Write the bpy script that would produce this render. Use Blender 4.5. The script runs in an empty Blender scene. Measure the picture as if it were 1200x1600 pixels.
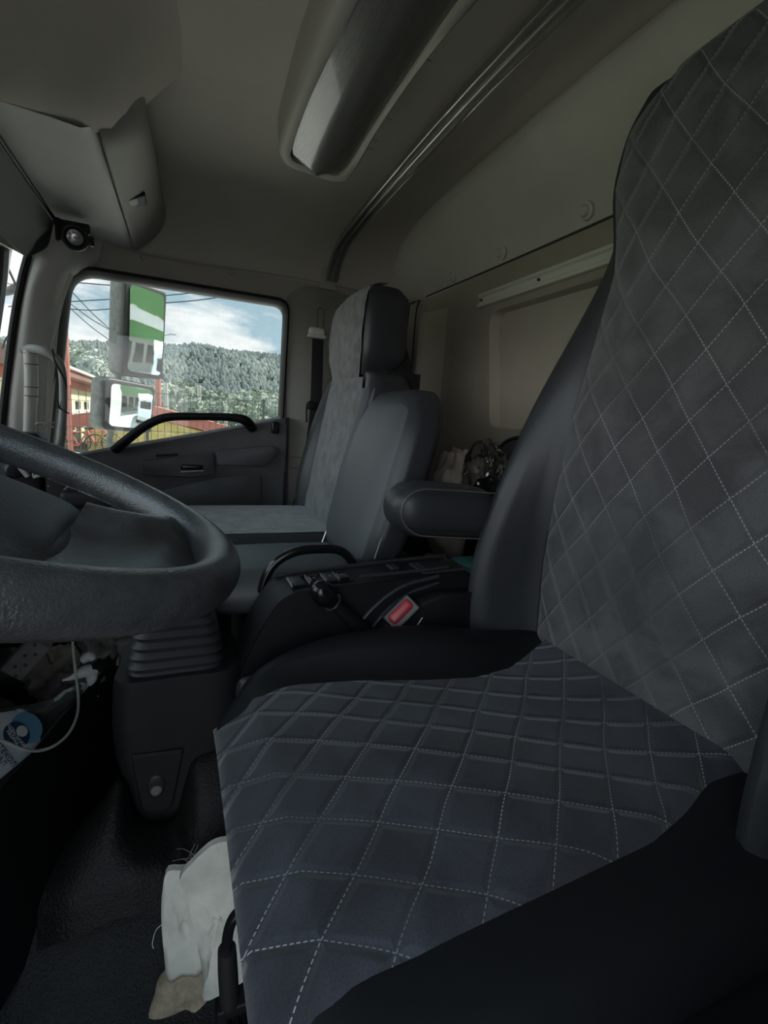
import bpy, bmesh, math, random
from mathutils import Vector, Matrix, noise
V=Vector; R=math.radians; pi=math.pi
random.seed(7)
SC=bpy.context.scene; COL=SC.collection

# ------------------------------------------------------------------ camera
FPX=760.0
CP=V((0,0,.95))
FW=V((0.39103369,0.90311486,-0.17741532)); RT=V((0.92035475,-0.38501213,0.06864986)); UP=V((0.00630834,0.19012944,0.98173876))
cd=bpy.data.cameras.new('camera'); cam=bpy.data.objects.new('camera',cd); COL.objects.link(cam)
cd.sensor_fit='VERTICAL'; cd.sensor_height=36; cd.sensor_width=27; cd.lens=FPX/1600*36; cd.clip_start=.01; cd.clip_end=3000
M=Matrix((RT,UP,-FW)).transposed().to_4x4(); M.translation=CP; cam.matrix_world=M
SC.camera=cam
def at(px,py,ax,v):
    d=FW+RT*((px-600)/FPX)+UP*((800-py)/FPX); i='XYZ'.index(ax)
    return CP+d*((v-CP[i])/d[i])

# ------------------------------------------------------------------ world, sun, exposure
SC.view_settings.view_transform='Standard'; SC.view_settings.look='None'; SC.view_settings.gamma=1
SC.view_settings.use_curve_mapping=False; SC.view_settings.exposure=0.15
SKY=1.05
w=bpy.data.worlds.new('sky'); SC.world=w; w.use_nodes=True; nt=w.node_tree; nt.nodes.clear()
def N(nt,t,**k):
    n=nt.nodes.new(t)
    for a,b in k.items():
        if a.startswith('i_'):
            key=a[2:]; key=int(key) if key.isdigit() else key.replace('_',' ')
            n.inputs[key].default_value=b
        else: setattr(n,a,b)
    return n
tc=N(nt,'ShaderNodeTexCoord'); mp=N(nt,'ShaderNodeMapping'); mp.inputs['Scale'].default_value=(3.2,3.2,9.0); mp.inputs['Location'].default_value=(2.3,.4,.35)
nt.links.new(tc.outputs['Generated'],mp.inputs[0])
nz=N(nt,'ShaderNodeTexNoise',i_Scale=1.3,i_Detail=9,i_Roughness=.56,i_Distortion=.25); nt.links.new(mp.outputs[0],nz.inputs['Vector'])
cr=N(nt,'ShaderNodeValToRGB'); cr.color_ramp.elements[0].position=.44; cr.color_ramp.elements[1].position=.56
sz=N(nt,'ShaderNodeSeparateXYZ'); nt.links.new(tc.outputs['Generated'],sz.inputs[0])
bz=N(nt,'ShaderNodeMapRange'); bz.inputs[1].default_value=.04; bz.inputs[2].default_value=.26; bz.inputs[3].default_value=.13; bz.inputs[4].default_value=-.13; nt.links.new(sz.outputs['Z'],bz.inputs[0])
bx=N(nt,'ShaderNodeMapRange'); bx.inputs[1].default_value=-.15; bx.inputs[2].default_value=.10; bx.inputs[3].default_value=.08; bx.inputs[4].default_value=-.02; nt.links.new(sz.outputs['X'],bx.inputs[0])
a1=N(nt,'ShaderNodeMath',operation='ADD'); a2=N(nt,'ShaderNodeMath',operation='ADD'); nt.links.new(nz.outputs['Fac'],a1.inputs[0]); nt.links.new(bz.outputs[0],a1.inputs[1]); nt.links.new(a1.outputs[0],a2.inputs[0]); nt.links.new(bx.outputs[0],a2.inputs[1])
nt.links.new(a2.outputs[0],cr.inputs[0])
n2=N(nt,'ShaderNodeTexNoise',i_Scale=3.4,i_Detail=8,i_Roughness=.6); nt.links.new(mp.outputs[0],n2.inputs['Vector'])
cc=N(nt,'ShaderNodeValToRGB'); e=cc.color_ramp.elements; e[0].position=.30; e[0].color=(.80,.84,.87,1); e[1].position=.55; e[1].color=(.98,.99,1,1)
nt.links.new(n2.outputs['Fac'],cc.inputs[0])
mx=N(nt,'ShaderNodeMixRGB'); mx.inputs[1].default_value=(.40,.56,.66,1)
nt.links.new(cr.outputs[0],mx.inputs[0]); nt.links.new(cc.outputs[0],mx.inputs[2])
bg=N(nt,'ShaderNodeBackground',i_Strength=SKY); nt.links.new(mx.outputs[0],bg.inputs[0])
# added sky glow, high ahead of the driver door, to brighten the cab
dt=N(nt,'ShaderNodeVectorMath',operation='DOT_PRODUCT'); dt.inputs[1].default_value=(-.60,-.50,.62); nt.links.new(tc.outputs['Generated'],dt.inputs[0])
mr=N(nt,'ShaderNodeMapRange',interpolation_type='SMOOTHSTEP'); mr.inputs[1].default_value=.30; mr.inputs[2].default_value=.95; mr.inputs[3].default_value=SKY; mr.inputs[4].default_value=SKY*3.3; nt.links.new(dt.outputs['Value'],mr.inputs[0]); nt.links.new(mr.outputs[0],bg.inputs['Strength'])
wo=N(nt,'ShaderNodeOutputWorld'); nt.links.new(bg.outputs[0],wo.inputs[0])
sd=bpy.data.lights.new('sun','SUN'); sd.energy=10.0; sd.angle=R(4); sd.color=(1,.95,.86)
so=bpy.data.objects.new('sun',sd); COL.objects.link(so); so.rotation_euler=V((.85,.25,1.0)).to_track_quat('Z','Y').to_euler()   # high, from behind the cab

# ------------------------------------------------------------------ materials
def mat(name,col,rough=.6,metal=0,bump=0,bscale=200,var=0,vscale=6,coat=0,spec=.5,col2=None,detail=4,sheen=0,alpha=None):
    m=bpy.data.materials.new(name); m.use_nodes=True; t=m.node_tree; p=t.nodes['Principled BSDF']
    p.inputs['Base Color'].default_value=(*col,1); p.inputs['Roughness'].default_value=rough; p.inputs['Metallic'].default_value=metal
    p.inputs['Specular IOR Level'].default_value=spec; p.inputs['Coat Weight'].default_value=coat; p.inputs['Sheen Weight'].default_value=sheen
    tc=N(t,'ShaderNodeTexCoord')
    if var or col2:
        n=N(t,'ShaderNodeTexNoise',i_Scale=vscale,i_Detail=detail,i_Roughness=.6); t.links.new(tc.outputs['Object'],n.inputs['Vector'])
        c=N(t,'ShaderNodeValToRGB'); c.color_ramp.elements[0].position=.35; c.color_ramp.elements[1].position=.65
        a=col; b=col2 if col2 else tuple(min(1,x*(1+var)) for x in col)
        if not col2: a=tuple(x*(1-var) for x in col)
        c.color_ramp.elements[0].color=(*a,1); c.color_ramp.elements[1].color=(*b,1)
        t.links.new(n.outputs['Fac'],c.inputs[0]); t.links.new(c.outputs[0],p.inputs['Base Color'])
    if bump:
        n=N(t,'ShaderNodeTexNoise',i_Scale=bscale,i_Detail=3,i_Roughness=.6); t.links.new(tc.outputs['Object'],n.inputs['Vector'])
        b=N(t,'ShaderNodeBump',i_Strength=bump,i_Distance=.002); t.links.new(n.outputs['Fac'],b.inputs['Height']); t.links.new(b.outputs[0],p.inputs['Normal'])
    return m
M_head=mat('headliner_cloth',(.56,.525,.465),.9,bump=.25,bscale=500,var=.06,vscale=3)
M_trim=mat('beige_grey_trim',(.42,.395,.345),.62,bump=.15,bscale=600,var=.05,vscale=4)
M_trim2=mat('pillar_trim',(.74,.72,.67),.55,bump=.12,bscale=600,var=.05)
M_trimd=mat('flap_trim',(.31,.30,.265),.62,bump=.15,bscale=600,var=.05,vscale=4)
M_rear=mat('rear_panel',(.35,.315,.25),.7,bump=.15,bscale=500,var=.05)
M_seam=mat('seam_dark',(.05,.05,.045),.8)
M_blk=mat('black_plastic',(.010,.0105,.0115),.5,spec=.3,bump=.3,bscale=500,var=.15,vscale=12)
M_door=mat('door_plastic',(.10,.10,.103),.5,bump=.3,bscale=500,var=.12,vscale=12)
M_ped=mat('pedestal_plastic',(.011,.0115,.0125),.5,spec=.35,bump=.3,bscale=500,var=.12,vscale=12)
M_side=mat('side_cover_black',(.006,.0065,.008),.75,spec=.2)
M_gloss=mat('gloss_black',(.008,.008,.009),.18)
M_lea=mat('black_leatherette',(.034,.036,.040),.42,bump=.12,bscale=300,var=.08,vscale=8)
M_lea2=mat('soft_leatherette',(.075,.080,.087),.5,bump=.1,bscale=300,var=.06,vscale=8)
M_rub=mat('rubber_seal',(.010,.010,.011),.55,bump=.1,bscale=300)
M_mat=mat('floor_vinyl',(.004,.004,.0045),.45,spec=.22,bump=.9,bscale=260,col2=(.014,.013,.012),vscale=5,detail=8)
M_gray=mat('grey_grip',(.34,.345,.33),.5,bump=.08,bscale=400)
M_metal=mat('brushed_metal',(.55,.55,.53),.32,metal=1,var=.1,vscale=20)
M_alu=mat('aluminium_rail',(.30,.29,.26),.38,metal=.6,var=.08,vscale=30)
M_white=mat('white_plastic',(.55,.56,.57),.4)
M_red=mat('red_button',(.42,.035,.05),.35,var=.15,vscale=60)
M_felt=mat('cream_felt',(.62,.60,.54),.95,bump=.8,bscale=120,var=.14,vscale=14,detail=8)
M_feltb=mat('tan_felt_back',(.33,.27,.20),.95,bump=.9,bscale=200,var=.25,vscale=60)
M_cloth=mat('beige_cloth',(.30,.26,.22),.9,bump=.3,bscale=200,var=.2,vscale=9)
M_teal=mat('teal_plastic',(.10,.36,.36),.45)
M_dgreen=mat('dark_green_cloth',(.012,.022,.016),.9,bump=.4,bscale=150,var=.3)
M_bag=mat('mauve_cloth',(.16,.13,.14),.9,bump=.3,bscale=150,var=.2)
M_card=mat('grey_card',(.17,.17,.165),.8,var=.2,vscale=20)
M_belt=mat('belt_webbing',(.018,.018,.018),.8,bump=.6,bscale=900)
M_plate=mat('white_paint',(.74,.76,.76),.35,var=.04,vscale=3)
M_dust=mat('dusty_grey_plastic',(.09,.095,.09),.75,bump=.5,bscale=300,col2=(.17,.175,.165),vscale=50,detail=8)
def speck(m,sc=240,th=.06,col=(.5,.5,.48)):
    t=m.node_tree; p=t.nodes['Principled BSDF']; tc=N(t,'ShaderNodeTexCoord'); v=N(t,'ShaderNodeTexVoronoi',i_Scale=sc); t.links.new(tc.outputs['Object'],v.inputs['Vector'])
    l=N(t,'ShaderNodeMath',operation='LESS_THAN'); l.inputs[1].default_value=th; t.links.new(v.outputs['Distance'],l.inputs[0])
    mx=N(t,'ShaderNodeMixRGB'); mx.inputs[2].default_value=(*col,1); mx.inputs[1].default_value=p.inputs['Base Color'].default_value
    if p.inputs['Base Color'].links: t.links.new(p.inputs['Base Color'].links[0].from_socket,mx.inputs[1])
    t.links.new(l.outputs[0],mx.inputs[0]); t.links.new(mx.outputs[0],p.inputs['Base Color'])
speck(M_dust,160,.10,(.35,.35,.33))
M_crumb=mat('crumby_black_pad',(.01,.01,.011),.7); speck(M_crumb,110,.10,(.45,.44,.40))
M_wheel=mat('steering_grain',(.06,.062,.066),.21,spec=.9,bump=.45,bscale=420,var=.2,vscale=30)
M_hub=mat('horn_pad',(.05,.051,.054),.5,bump=.35,bscale=300,var=.15,vscale=10); speck(M_hub,90,.035,(.2,.2,.2))
def glassmat(name,tint=(1,1,1),dirt=.04,refl=1.0,rough=0.0):
    m=bpy.data.materials.new(name); m.use_nodes=True; t=m.node_tree; t.nodes.clear()
    o=N(t,'ShaderNodeOutputMaterial'); tr=N(t,'ShaderNodeBsdfTransparent'); tr.inputs[0].default_value=(*tint,1)
    gl=N(t,'ShaderNodeBsdfGlossy',i_Roughness=rough); fr=N(t,'ShaderNodeFresnel',i_IOR=1.45); m1=N(t,'ShaderNodeMixShader')
    mu=N(t,'ShaderNodeMath',operation='MULTIPLY'); mu.inputs[1].default_value=refl
    t.links.new(fr.outputs[0],mu.inputs[0]); t.links.new(mu.outputs[0],m1.inputs[0]); t.links.new(tr.outputs[0],m1.inputs[1]); t.links.new(gl.outputs[0],m1.inputs[2])
    df=N(t,'ShaderNodeBsdfDiffuse'); df.inputs[0].default_value=(.7,.7,.68,1); m2=N(t,'ShaderNodeMixShader')
    tc=N(t,'ShaderNodeTexCoord'); n=N(t,'ShaderNodeTexNoise',i_Scale=9,i_Detail=8,i_Roughness=.7); t.links.new(tc.outputs['Object'],n.inputs['Vector'])
    c=N(t,'ShaderNodeMapRange'); c.inputs[1].default_value=.4; c.inputs[2].default_value=.8; c.inputs[3].default_value=dirt*.3; c.inputs[4].default_value=dirt*2
    t.links.new(n.outputs['Fac'],c.inputs[0]); t.links.new(c.outputs[0],m2.inputs[0]); t.links.new(m1.outputs[0],m2.inputs[1]); t.links.new(df.outputs[0],m2.inputs[2])
    t.links.new(m2.outputs[0],o.inputs[0]); return m
M_glass=glassmat('window_glass',(.97,.99,.98),.05)
M_clear=glassmat('clear_plastic',(.72,.76,.78),.10,1.6,.12)
M_cello=glassmat('crinkled_cellophane',(.86,.86,.84),.03,2.5,.05)
t_=M_cello.node_tree; tcc=N(t_,'ShaderNodeTexCoord'); nn_=N(t_,'ShaderNodeTexNoise',i_Scale=16,i_Detail=1,i_Distortion=1.0); t_.links.new(tcc.outputs['Object'],nn_.inputs['Vector'])
bb_=N(t_,'ShaderNodeBump',i_Strength=1.0,i_Distance=.02); t_.links.new(nn_.outputs['Fac'],bb_.inputs['Height'])
for nd in t_.nodes:
    if nd.type in('BSDF_GLOSSY','FRESNEL'): t_.links.new(bb_.outputs[0],nd.inputs['Normal'])
M_mirror=mat('mirror_glass',(.80,.83,.82),.02,metal=1)

# ------------------------------------------------------------------ mesh helpers
def crv(pts,n=6,closed=False):
    pts=[V(p) for p in pts]; out=[]; L=len(pts)
    rng=L if closed else L-1
    for i in range(rng):
        p1=pts[i]; p2=pts[(i+1)%L]
        p0=pts[i-1] if (i>0 or closed) else p1*2-p2
        p3=pts[(i+2)%L] if (i+2<L or closed) else p2*2-p1
        for k in range(n):
            t=k/n; out.append(.5*((2*p1)+(p2-p0)*t+(2*p0-5*p1+4*p2-p3)*t*t+(3*p1-p0-3*p2+p3)*t*t*t))
    if not closed: out.append(pts[-1])
    return out
def crvf(vals,n):   # same for scalars
    return [v.x for v in crv([(a,0,0) for a in vals],n)]
ORG={}
class G:
    def __init__(s): s.v=[]; s.f=[]; s.uv={}; s.mi=[]; s.m=0
    def _f(s,f): s.f.append(tuple(f)); s.mi.append(s.m)
    def add(s,vs,fs,uvs=None):
        b=len(s.v); s.v+= [V(p) for p in vs]
        for f in fs: s._f([i+b for i in f])
        if uvs:
            for i,u in enumerate(uvs): s.uv[b+i]=u
        return s
    def grid(s,rows,cu=False,cv=False,uv=None):
        nr=len(rows); nc=len(rows[0]); vs=[p for r in rows for p in r]; fs=[]
        for i in range(nr if cv else nr-1):
            for j in range(nc if cu else nc-1):
                a=i*nc+j; b=i*nc+(j+1)%nc; c=((i+1)%nr)*nc+(j+1)%nc; d=((i+1)%nr)*nc+j
                fs.append((a,b,c,d))
        return s.add(vs,fs,uv)
    def loft(s,rows,nu=4,nv=4,closed=True,caps=True):
        rr=[crv(r,nu,closed) for r in rows]; nc=len(rr[0])
        cols=[crv([r[j] for r in rr],nv) for j in range(nc)]
        R2=[[cols[j][i] for j in range(nc)] for i in range(len(cols[0]))]
        s.grid(R2,cu=closed)
        if caps and closed:
            for r in (R2[0],R2[-1]):
                s.add(r,[tuple(range(nc))])
        return s
    def tube(s,pts,r,seg=10,n=6,closed=False,smooth=True,flat=1.0,caps=True):
        P=crv(pts,n,closed) if smooth else [V(p) for p in pts]
        if isinstance(r,(int,float)): rs=[r]*len(P)
        else:
            rs=crvf(r,n) if smooth and not closed else list(r)
            if len(rs)!=len(P): rs=[rs[min(len(rs)-1,int(i/len(P)*len(rs)))] for i in range(len(P))]
        rows=[]; ref=None
        for i,p in enumerate(P):
            a=P[(i-1)%len(P)] if (i>0 or closed) else p; b=P[(i+1)%len(P)] if (i<len(P)-1 or closed) else p
            t=(b-a).normalized() if (b-a).length>1e-9 else V((0,0,1))
            if ref is None:
                ref=V((0,0,1)) if abs(t.z)<.9 else V((1,0,0))
            x=(ref-t*ref.dot(t)).normalized(); ref=x; y=t.cross(x)
            rows.append([p+(x*math.cos(k*2*pi/seg)+y*math.sin(k*2*pi/seg)*flat)*rs[i] for k in range(seg)])
        s.grid(rows,cu=True,cv=closed)
        if caps and not closed: s.add(rows[0],[tuple(range(seg))]); s.add(rows[-1],[tuple(range(seg))])
        return s
    def rb(s,size,r,mp=None,k=3,m=3,rot=None,loc=(0,0,0),puff=0,front=None):
        """rounded box: full sizes, corner radius (number or 3), mapped by mp"""
        h=[x/2 for x in size]; rr=[min(r,x*.999) if isinstance(r,(int,float)) else 0 for x in h]
        if not isinstance(r,(int,float)): rr=[min(a,b*.999) for a,b in zip(r,h)]
        ax=[]
        for i in range(3):
            c=[-h[i]+rr[i]*(1-math.cos(j/k*pi/2)) for j in range(k)]+[-(h[i]-rr[i])+2*(h[i]-rr[i])*j/m for j in range(m+1)]
            c+= [h[i]-rr[i]*(1-math.cos(j/k*pi/2)) for j in range(k-1,-1,-1)]
            ax.append(c)
        def P(x,y,z):
            p=[x,y,z]; q=[max(-(h[i]-rr[i]),min(h[i]-rr[i],p[i])) for i in range(3)]
            d=V([(p[i]-q[i])/rr[i] if rr[i]>1e-9 else 0 for i in range(3)])
            if d.length>1e-9: d.normalize()
            o=V([q[i]+d[i]*rr[i] for i in range(3)])
            if puff:
                u=[1-min(1,abs(p[i])/h[i])**2 for i in range(3)]
                mm=max(range(3),key=lambda i:abs(p[i])/h[i]); a=[u[j] for j in range(3) if j!=mm]
                o[mm]+=math.copysign(puff*a[0]*a[1],p[mm])
            if mp: o=V(mp(o))
            elif rot is not None: o=rot@o+V(loc)
            else: o=o+V(loc)
            return o
        n=len(ax[0])-1
        for d in range(3):
            for sg in (0,1):
                u,v=[i for i in range(3) if i!=d]; rows=[]
                for a in ax[u]:
                    row=[]
                    for b in ax[v]:
                        c=[0,0,0]; c[u]=a; c[v]=b; c[d]=ax[d][0 if sg==0 else -1]; row.append(P(*c))
                    rows.append(row)
                if front is not None: s.m=front if (d==0 and sg==0) else 0
                s.grid(rows)
        s.m=0
        return s
    def box(s,a,b,bev=.004):
        a=V(a); b=V(b); lo=V([min(a[i],b[i]) for i in range(3)]); hi=V([max(a[i],b[i]) for i in range(3)])
        sz=hi-lo; bev=min(bev,min(sz)*.45)
        return s.rb(sz,bev,loc=(lo+hi)/2,k=2,m=1)
    def prism(s,pts,vec,bev=0):
        """closed polygon of 3D pts swept by vec"""
        pts=[V(p) for p in pts]; vec=V(vec); n=len(pts)
        if bev:
            c=sum(pts,V())/n; ins=[p+(c-p).normalized()*bev for p in pts]; u=vec.normalized()*bev
            rows=[ins,[p+u for p in pts],[p+vec-u for p in pts],[p+vec for p in ins]]
        else: rows=[pts,[p+vec for p in pts]]
        s.grid(rows,cu=True); s.add(rows[0],[tuple(range(n))]); s.add(rows[-1],[tuple(range(n))])
        return s
    def lathe(s,prof,o,axis,seg=24):
        """prof: (r,h) list, around axis from o"""
        axis=V(axis).normalized(); o=V(o); x=axis.orthogonal().normalized(); y=axis.cross(x)
        s.grid([[o+axis*h+(x*math.cos(k*2*pi/seg)+y*math.sin(k*2*pi/seg))*r for k in range(seg)] for r,h in prof],cu=True); return s
    def build(s,name,m,parent=None,smooth=True,ang=40,label=None,cat=None,group=None,kind=None):
        vs=s.v; n=len(vs)
        lo=V([min(v[i] for v in vs) for i in range(3)]); hi=V([max(v[i] for v in vs) for i in range(3)])
        o=V(((lo.x+hi.x)/2,(lo.y+hi.y)/2,lo.z))
        me=bpy.data.meshes.new(name); me.from_pydata([v-o for v in vs],[],s.f)
        ms=m if isinstance(m,(list,tuple)) else [m]
        for a in ms: me.materials.append(a)
        if len(ms)>1: me.polygons.foreach_set('material_index',s.mi)
        bm=bmesh.new(); bm.from_mesh(me)
        uvl=None
        if s.uv:
            uvl=bm.loops.layers.uv.new('UVMap'); bm.verts.ensure_lookup_table()
            for f in bm.faces:
                for l in f.loops: l[uvl].uv=s.uv.get(l.vert.index,(0,0))
        bmesh.ops.remove_doubles(bm,verts=bm.verts,dist=1e-5)
        bmesh.ops.recalc_face_normals(bm,faces=bm.faces)
        bm.to_mesh(me); bm.free()
        if smooth:
            me.polygons.foreach_set('use_smooth',[True]*len(me.polygons)); me.set_sharp_from_angle(angle=R(ang))
        ob=bpy.data.objects.new(name,me); COL.objects.link(ob)
        ORG[ob.name]=o; 
        if parent is not None: ob.parent=parent; ob.location=o-ORG[parent.name]
        else: ob.location=o
        return tag(ob,label,cat,group,kind)
def tag(o,label=None,cat=None,group=None,kind=None):
    for k,v in (('label',label),('category',cat),('group',group),('kind',kind)):
        if v: o[k]=v
    return o
def thing(name,label,cat,loc,group=None,kind=None):
    o=bpy.data.objects.new(name,None); o.empty_display_size=.05; COL.objects.link(o); o.location=loc; ORG[o.name]=V(loc)
    return tag(o,label,cat,group,kind)
def rrect(c,r,n=6):
    """rounded polygon of 3D corner points, r: radius or list"""
    c=[V(p) for p in c]; out=[]; L=len(c)
    for i,p in enumerate(c):
        ri=r[i] if isinstance(r,(list,tuple)) else r
        a=(c[i-1]-p).normalized(); b=(c[(i+1)%L]-p).normalized()
        A=p+a*ri; B=p+b*ri
        for k in range(n+1):
            t=k/n; out.append(A*(1-t)**2+p*2*t*(1-t)+B*t*t)
    return out
def text(body,size,loc,xdir,ydir,m,name,parent=None,ext=.0004):
    c=bpy.data.curves.new(name,'FONT'); c.body=body; c.size=size; c.extrude=ext; c.align_x='CENTER'; c.align_y='CENTER'
    o=bpy.data.objects.new('tmp',c); COL.objects.link(o); dg=bpy.context.evaluated_depsgraph_get()
    me=bpy.data.meshes.new_from_object(o.evaluated_get(dg)); COL.objects.unlink(o); bpy.data.objects.remove(o)
    x=V(xdir).normalized(); z=x.cross(V(ydir)).normalized(); y=z.cross(x); T=Matrix((x,y,z)).transposed().to_4x4(); T.translation=V(loc)
    g=G(); g.add([T@v.co for v in me.vertices],[tuple(p.vertices) for p in me.polygons]); bpy.data.meshes.remove(me)
    return g.build(name,m,parent,smooth=False)
Y1=1.95   # passenger side inner wall
XR=.95    # rear wall

# ------------------------------------------------------------------ cab shell
# passenger wall with window hole
Hc=[at(102,413,'Y',Y1),at(451,470,'Y',Y1),at(440,668,'Y',Y1),at(66,728,'Y',Y1)]
hole=rrect(Hc,[.09,.05,.04,.03],6)
outc=[V((-.40,Y1,1.50)),V((XR,Y1,1.50)),V((XR,Y1,-.02)),V((-.62,Y1,-.02))]
outer=rrect(outc,.001,6)
g=G(); g.grid([hole,outer],cu=True); d=V((0,.07,0))
g.m=1; g.grid([[p+d for p in outer],[p+d for p in hole]],cu=True); g.m=0; g.grid([hole,[p+d for p in hole]],cu=True)
g.build('wall_right',[M_trim,M_plate],smooth=False,kind='structure')
# window seal and pane
win=thing('window_1','passenger side window pane set in a thick black rubber seal','window',(0,Y1,.9),kind='structure')
def off(poly,d):
    c=sum(poly,V())/len(poly); return [p+(c-p).normalized()*d for p in poly]
Hg=[at(111,424,'Y',Y1),at(446,478,'Y',Y1),at(437,662,'Y',Y1),at(80,722,'Y',Y1)]
ig=rrect(Hg,[.075,.04,.04,.03],6)
ho=[p+V((0,-.018,0)) for p in off(hole,-.004)]
g=G(); mid=[(a+b)/2+V((0,-.012,0)) for a,b in zip(ho,ig)]
g.grid([[p+V((0,.02,0)) for p in ho],ho,mid,[p+V((0,.0,0)) for p in ig],[p+V((0,.05,0)) for p in ig]],cu=True)
g.build('seal',M_rub,win,ang=50)
g=G(); g.prism([p+V((0,.03,0)) for p in off(ig,-.006)],(0,.004,0)); g.build('pane',M_glass,win,smooth=False)
# header trim strip between window and roof seam + cove + ceiling as one lofted lining
def ceil_row(x):
    # from passenger seam up the cove and across the ceiling to the driver side
    zs=1.465
    pts=[(x,Y1+.002,zs-.01),(x,Y1-.012,zs+.01),(x,1.90,1.54),(x,1.80,1.60),(x,1.55,1.635),(x,.95,1.65),(x,.35,1.635),(x,.10,1.60),(x,-.02,1.53),(x,-.10,1.46)]
    return crv(pts,4)
rows=[]
for x,dz in ((-.62,0),(-.3,0),(0,0),(.3,0),(.55,.018),(.72,.048),(.79,.055),(.81,.050)):
    rows.append([V((p.x,p.y,p.z+(dz if p.z>1.5 else 0))) for p in ceil_row(x)])
# roll down to rear wall
for x,f,t in ((.87,.74,.02),(.92,.38,.045),(.943,.08,.06),(.948,0.0,.0)):
    rows.append([V((x,min(p.y,Y1-.004),1.467+(p.z-1.467)*f if p.z>1.467 else p.z)) for p in ceil_row(x)])
cols=[crv([r[j] for r in rows],3) for j in range(len(rows[0]))]
g=G(); g.grid([[cols[j][i] for j in range(len(cols))] for i in range(len(cols[0]))])
g.build('ceiling',M_head,kind='structure',ang=80)
g=G(); g.box((-.95,-.2,1.745),(1.06,2.06,1.79)); g.build('ceiling_1',M_plate,kind='structure')
# seam lines (trim)
g=G(); g.tube([at(x,y,'Y',Y1-.004) for x,y in ((205,392),(300,410),(400,424),(500,441),(600,462),(652,470))],.004,6)
g.build('trim_1',M_trim,kind='structure')
g=G(); g.tube([V((XR-.006,1.94,1.475)),V((XR-.007,1.2,1.467)),V((XR-.006,.0,1.467))],.0028,6); g.build('trim_2',M_seam,kind='structure')
# rear wall with pressed recess
rc=[at(768,489,'X',XR),at(955,416,'X',XR)+V((0,-.6,.0)),at(828,675,'X',XR)+V((0,-.9,.005)),at(768,671,'X',XR)]
rc[1].z=rc[0].z; rc[2].z=rc[3].z
hole=rrect(rc,[.05,.05,.05,.05],6); outer=rrect([V((XR,Y1,1.50)),V((XR,-.12,1.50)),V((XR,-.12,-.02)),V((XR,Y1,-.02))],.001,6)
g=G(); i1=[p+V((-.006,0,0)) for p in off(hole,-.012)]; i2=[p+V((-.008,0,0)) for p in hole]; i3=[p+V((.02,0,0)) for p in off(hole,.016)]
g.grid([outer,off(hole,-.03),i1,i2,i3],cu=True); g.add(i3,[tuple(range(len(i3)))])
g.build('wall_rear',M_rear,kind='structure',ang=60)
g=G(); g.box((XR+.025,-.2,-1.0),(XR+.06,2.02,1.7)); g.build('wall_rear_1',M_plate,kind='structure')
# rear corner fold
g=G(); g.loft([[V((.80,Y1-.001,z)),V((.845,Y1-.02,z)),V((.86,Y1-.02,z)),V((.875,Y1-.001,z))] for z in (.45,.9,1.38,1.44)],3,3,closed=False,caps=False)
g.build('trim_3',M_trim,kind='structure')
g=G(); g.tube([at(628,482,'Y',Y1-.004),at(655,470,'Y',Y1-.004),V((.925,Y1-.004,1.40)),V((.925,Y1-.004,1.0)),V((.93,Y1-.004,.5))],.0035,6); g.build('trim_4',M_seam,kind='structure')
# rear corner post
g=G(); g.loft([[V((XR,1.93-.0,z)),V((XR-.03,1.90,z)),V((XR-.035,1.86,z)),V((XR-.02,1.80,z)),V((XR,1.72,z))] for z in (.4,.9,1.30,1.40)],3,3,closed=False,caps=False)
g.build('trim_5',M_rear,kind='structure')
# driver wall, door opening sized for the light it lets into the cab
hole=rrect([V((-.46,-.14,1.45)),V((.08,-.14,1.45)),V((.08,-.14,.20)),V((-.52,-.14,.20))],.05,6)
outer=rrect([V((-.62,-.14,1.50)),V((XR,-.14,1.50)),V((XR,-.14,-.02)),V((-.62,-.14,-.02))],.001,6)
g=G(); g.grid([hole,outer],cu=True); d=V((0,-.06,0)); g.grid([[p+d for p in outer],[p+d for p in hole]],cu=True); g.grid([hole,[p+d for p in hole]],cu=True)
g.build('wall_left',M_blk,smooth=False,kind='structure')
# floor
g=G()
def fz(x,y):
    z=0
    if y>.70: z=.17*min(1,max(0,(y-.70)/.16))**1.0
    return z+.006*noise.noise(V((x*9,y*9,0)))
g.grid([[V((x,y,(lambda t:t*t*(3-2*t))(min(1,max(0,(y-.60)/.24)))*.16+.005*noise.noise(V((x*9,y*9,0))))) for y in [ -.14+i*.02 for i in range(106)]] for x in [-.95+i*.05 for i in range(39)]])
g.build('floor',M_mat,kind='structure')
# front wall: below windshield + windshield glass + header
def wsx(y): return -.155*(1-((y-.93)/.97)**2)
g=G()
ys=[-.14+i*2.09/20 for i in range(21)]
g.grid([[V((-.43+wsx(y)-(1.38-z)*.18,y,z)) for y in ys] for z in (1.38,1.42)]+[[V((-.40,y,1.50)) for y in ys],[V((-.30,y,1.64)) for y in ys]])
g.build('wall_front',M_head,kind='structure')
g=G(); g.grid([[V((-.43+wsx(y)-(1.38-z)*.18,y,z)) for y in ys] for z in (-.02,.4,.80)]); g.build('wall_front_1',M_blk,kind='structure')
ws=thing('window_2','curved windscreen beside the passenger pillar','window',(-.5,.93,.8),kind='structure')
g=G(); yy=[-.05+i*1.92/20 for i in range(21)]
A=[[V((-.435+wsx(y)-(1.38-z)*.18,y,z)) for y in yy] for z in (.79,.95,1.1,1.25,1.39)]
g.grid(A); g.build('pane',M_glass,ws)
g=G(); g.tube([at(x,y,'Y',1.88) for x,y in ((44,398),(33,440),(22,500),(14,560),(7,620),(2,670),(-2,720))],.011,8); g.build('seal',M_rub,ws)
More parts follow.
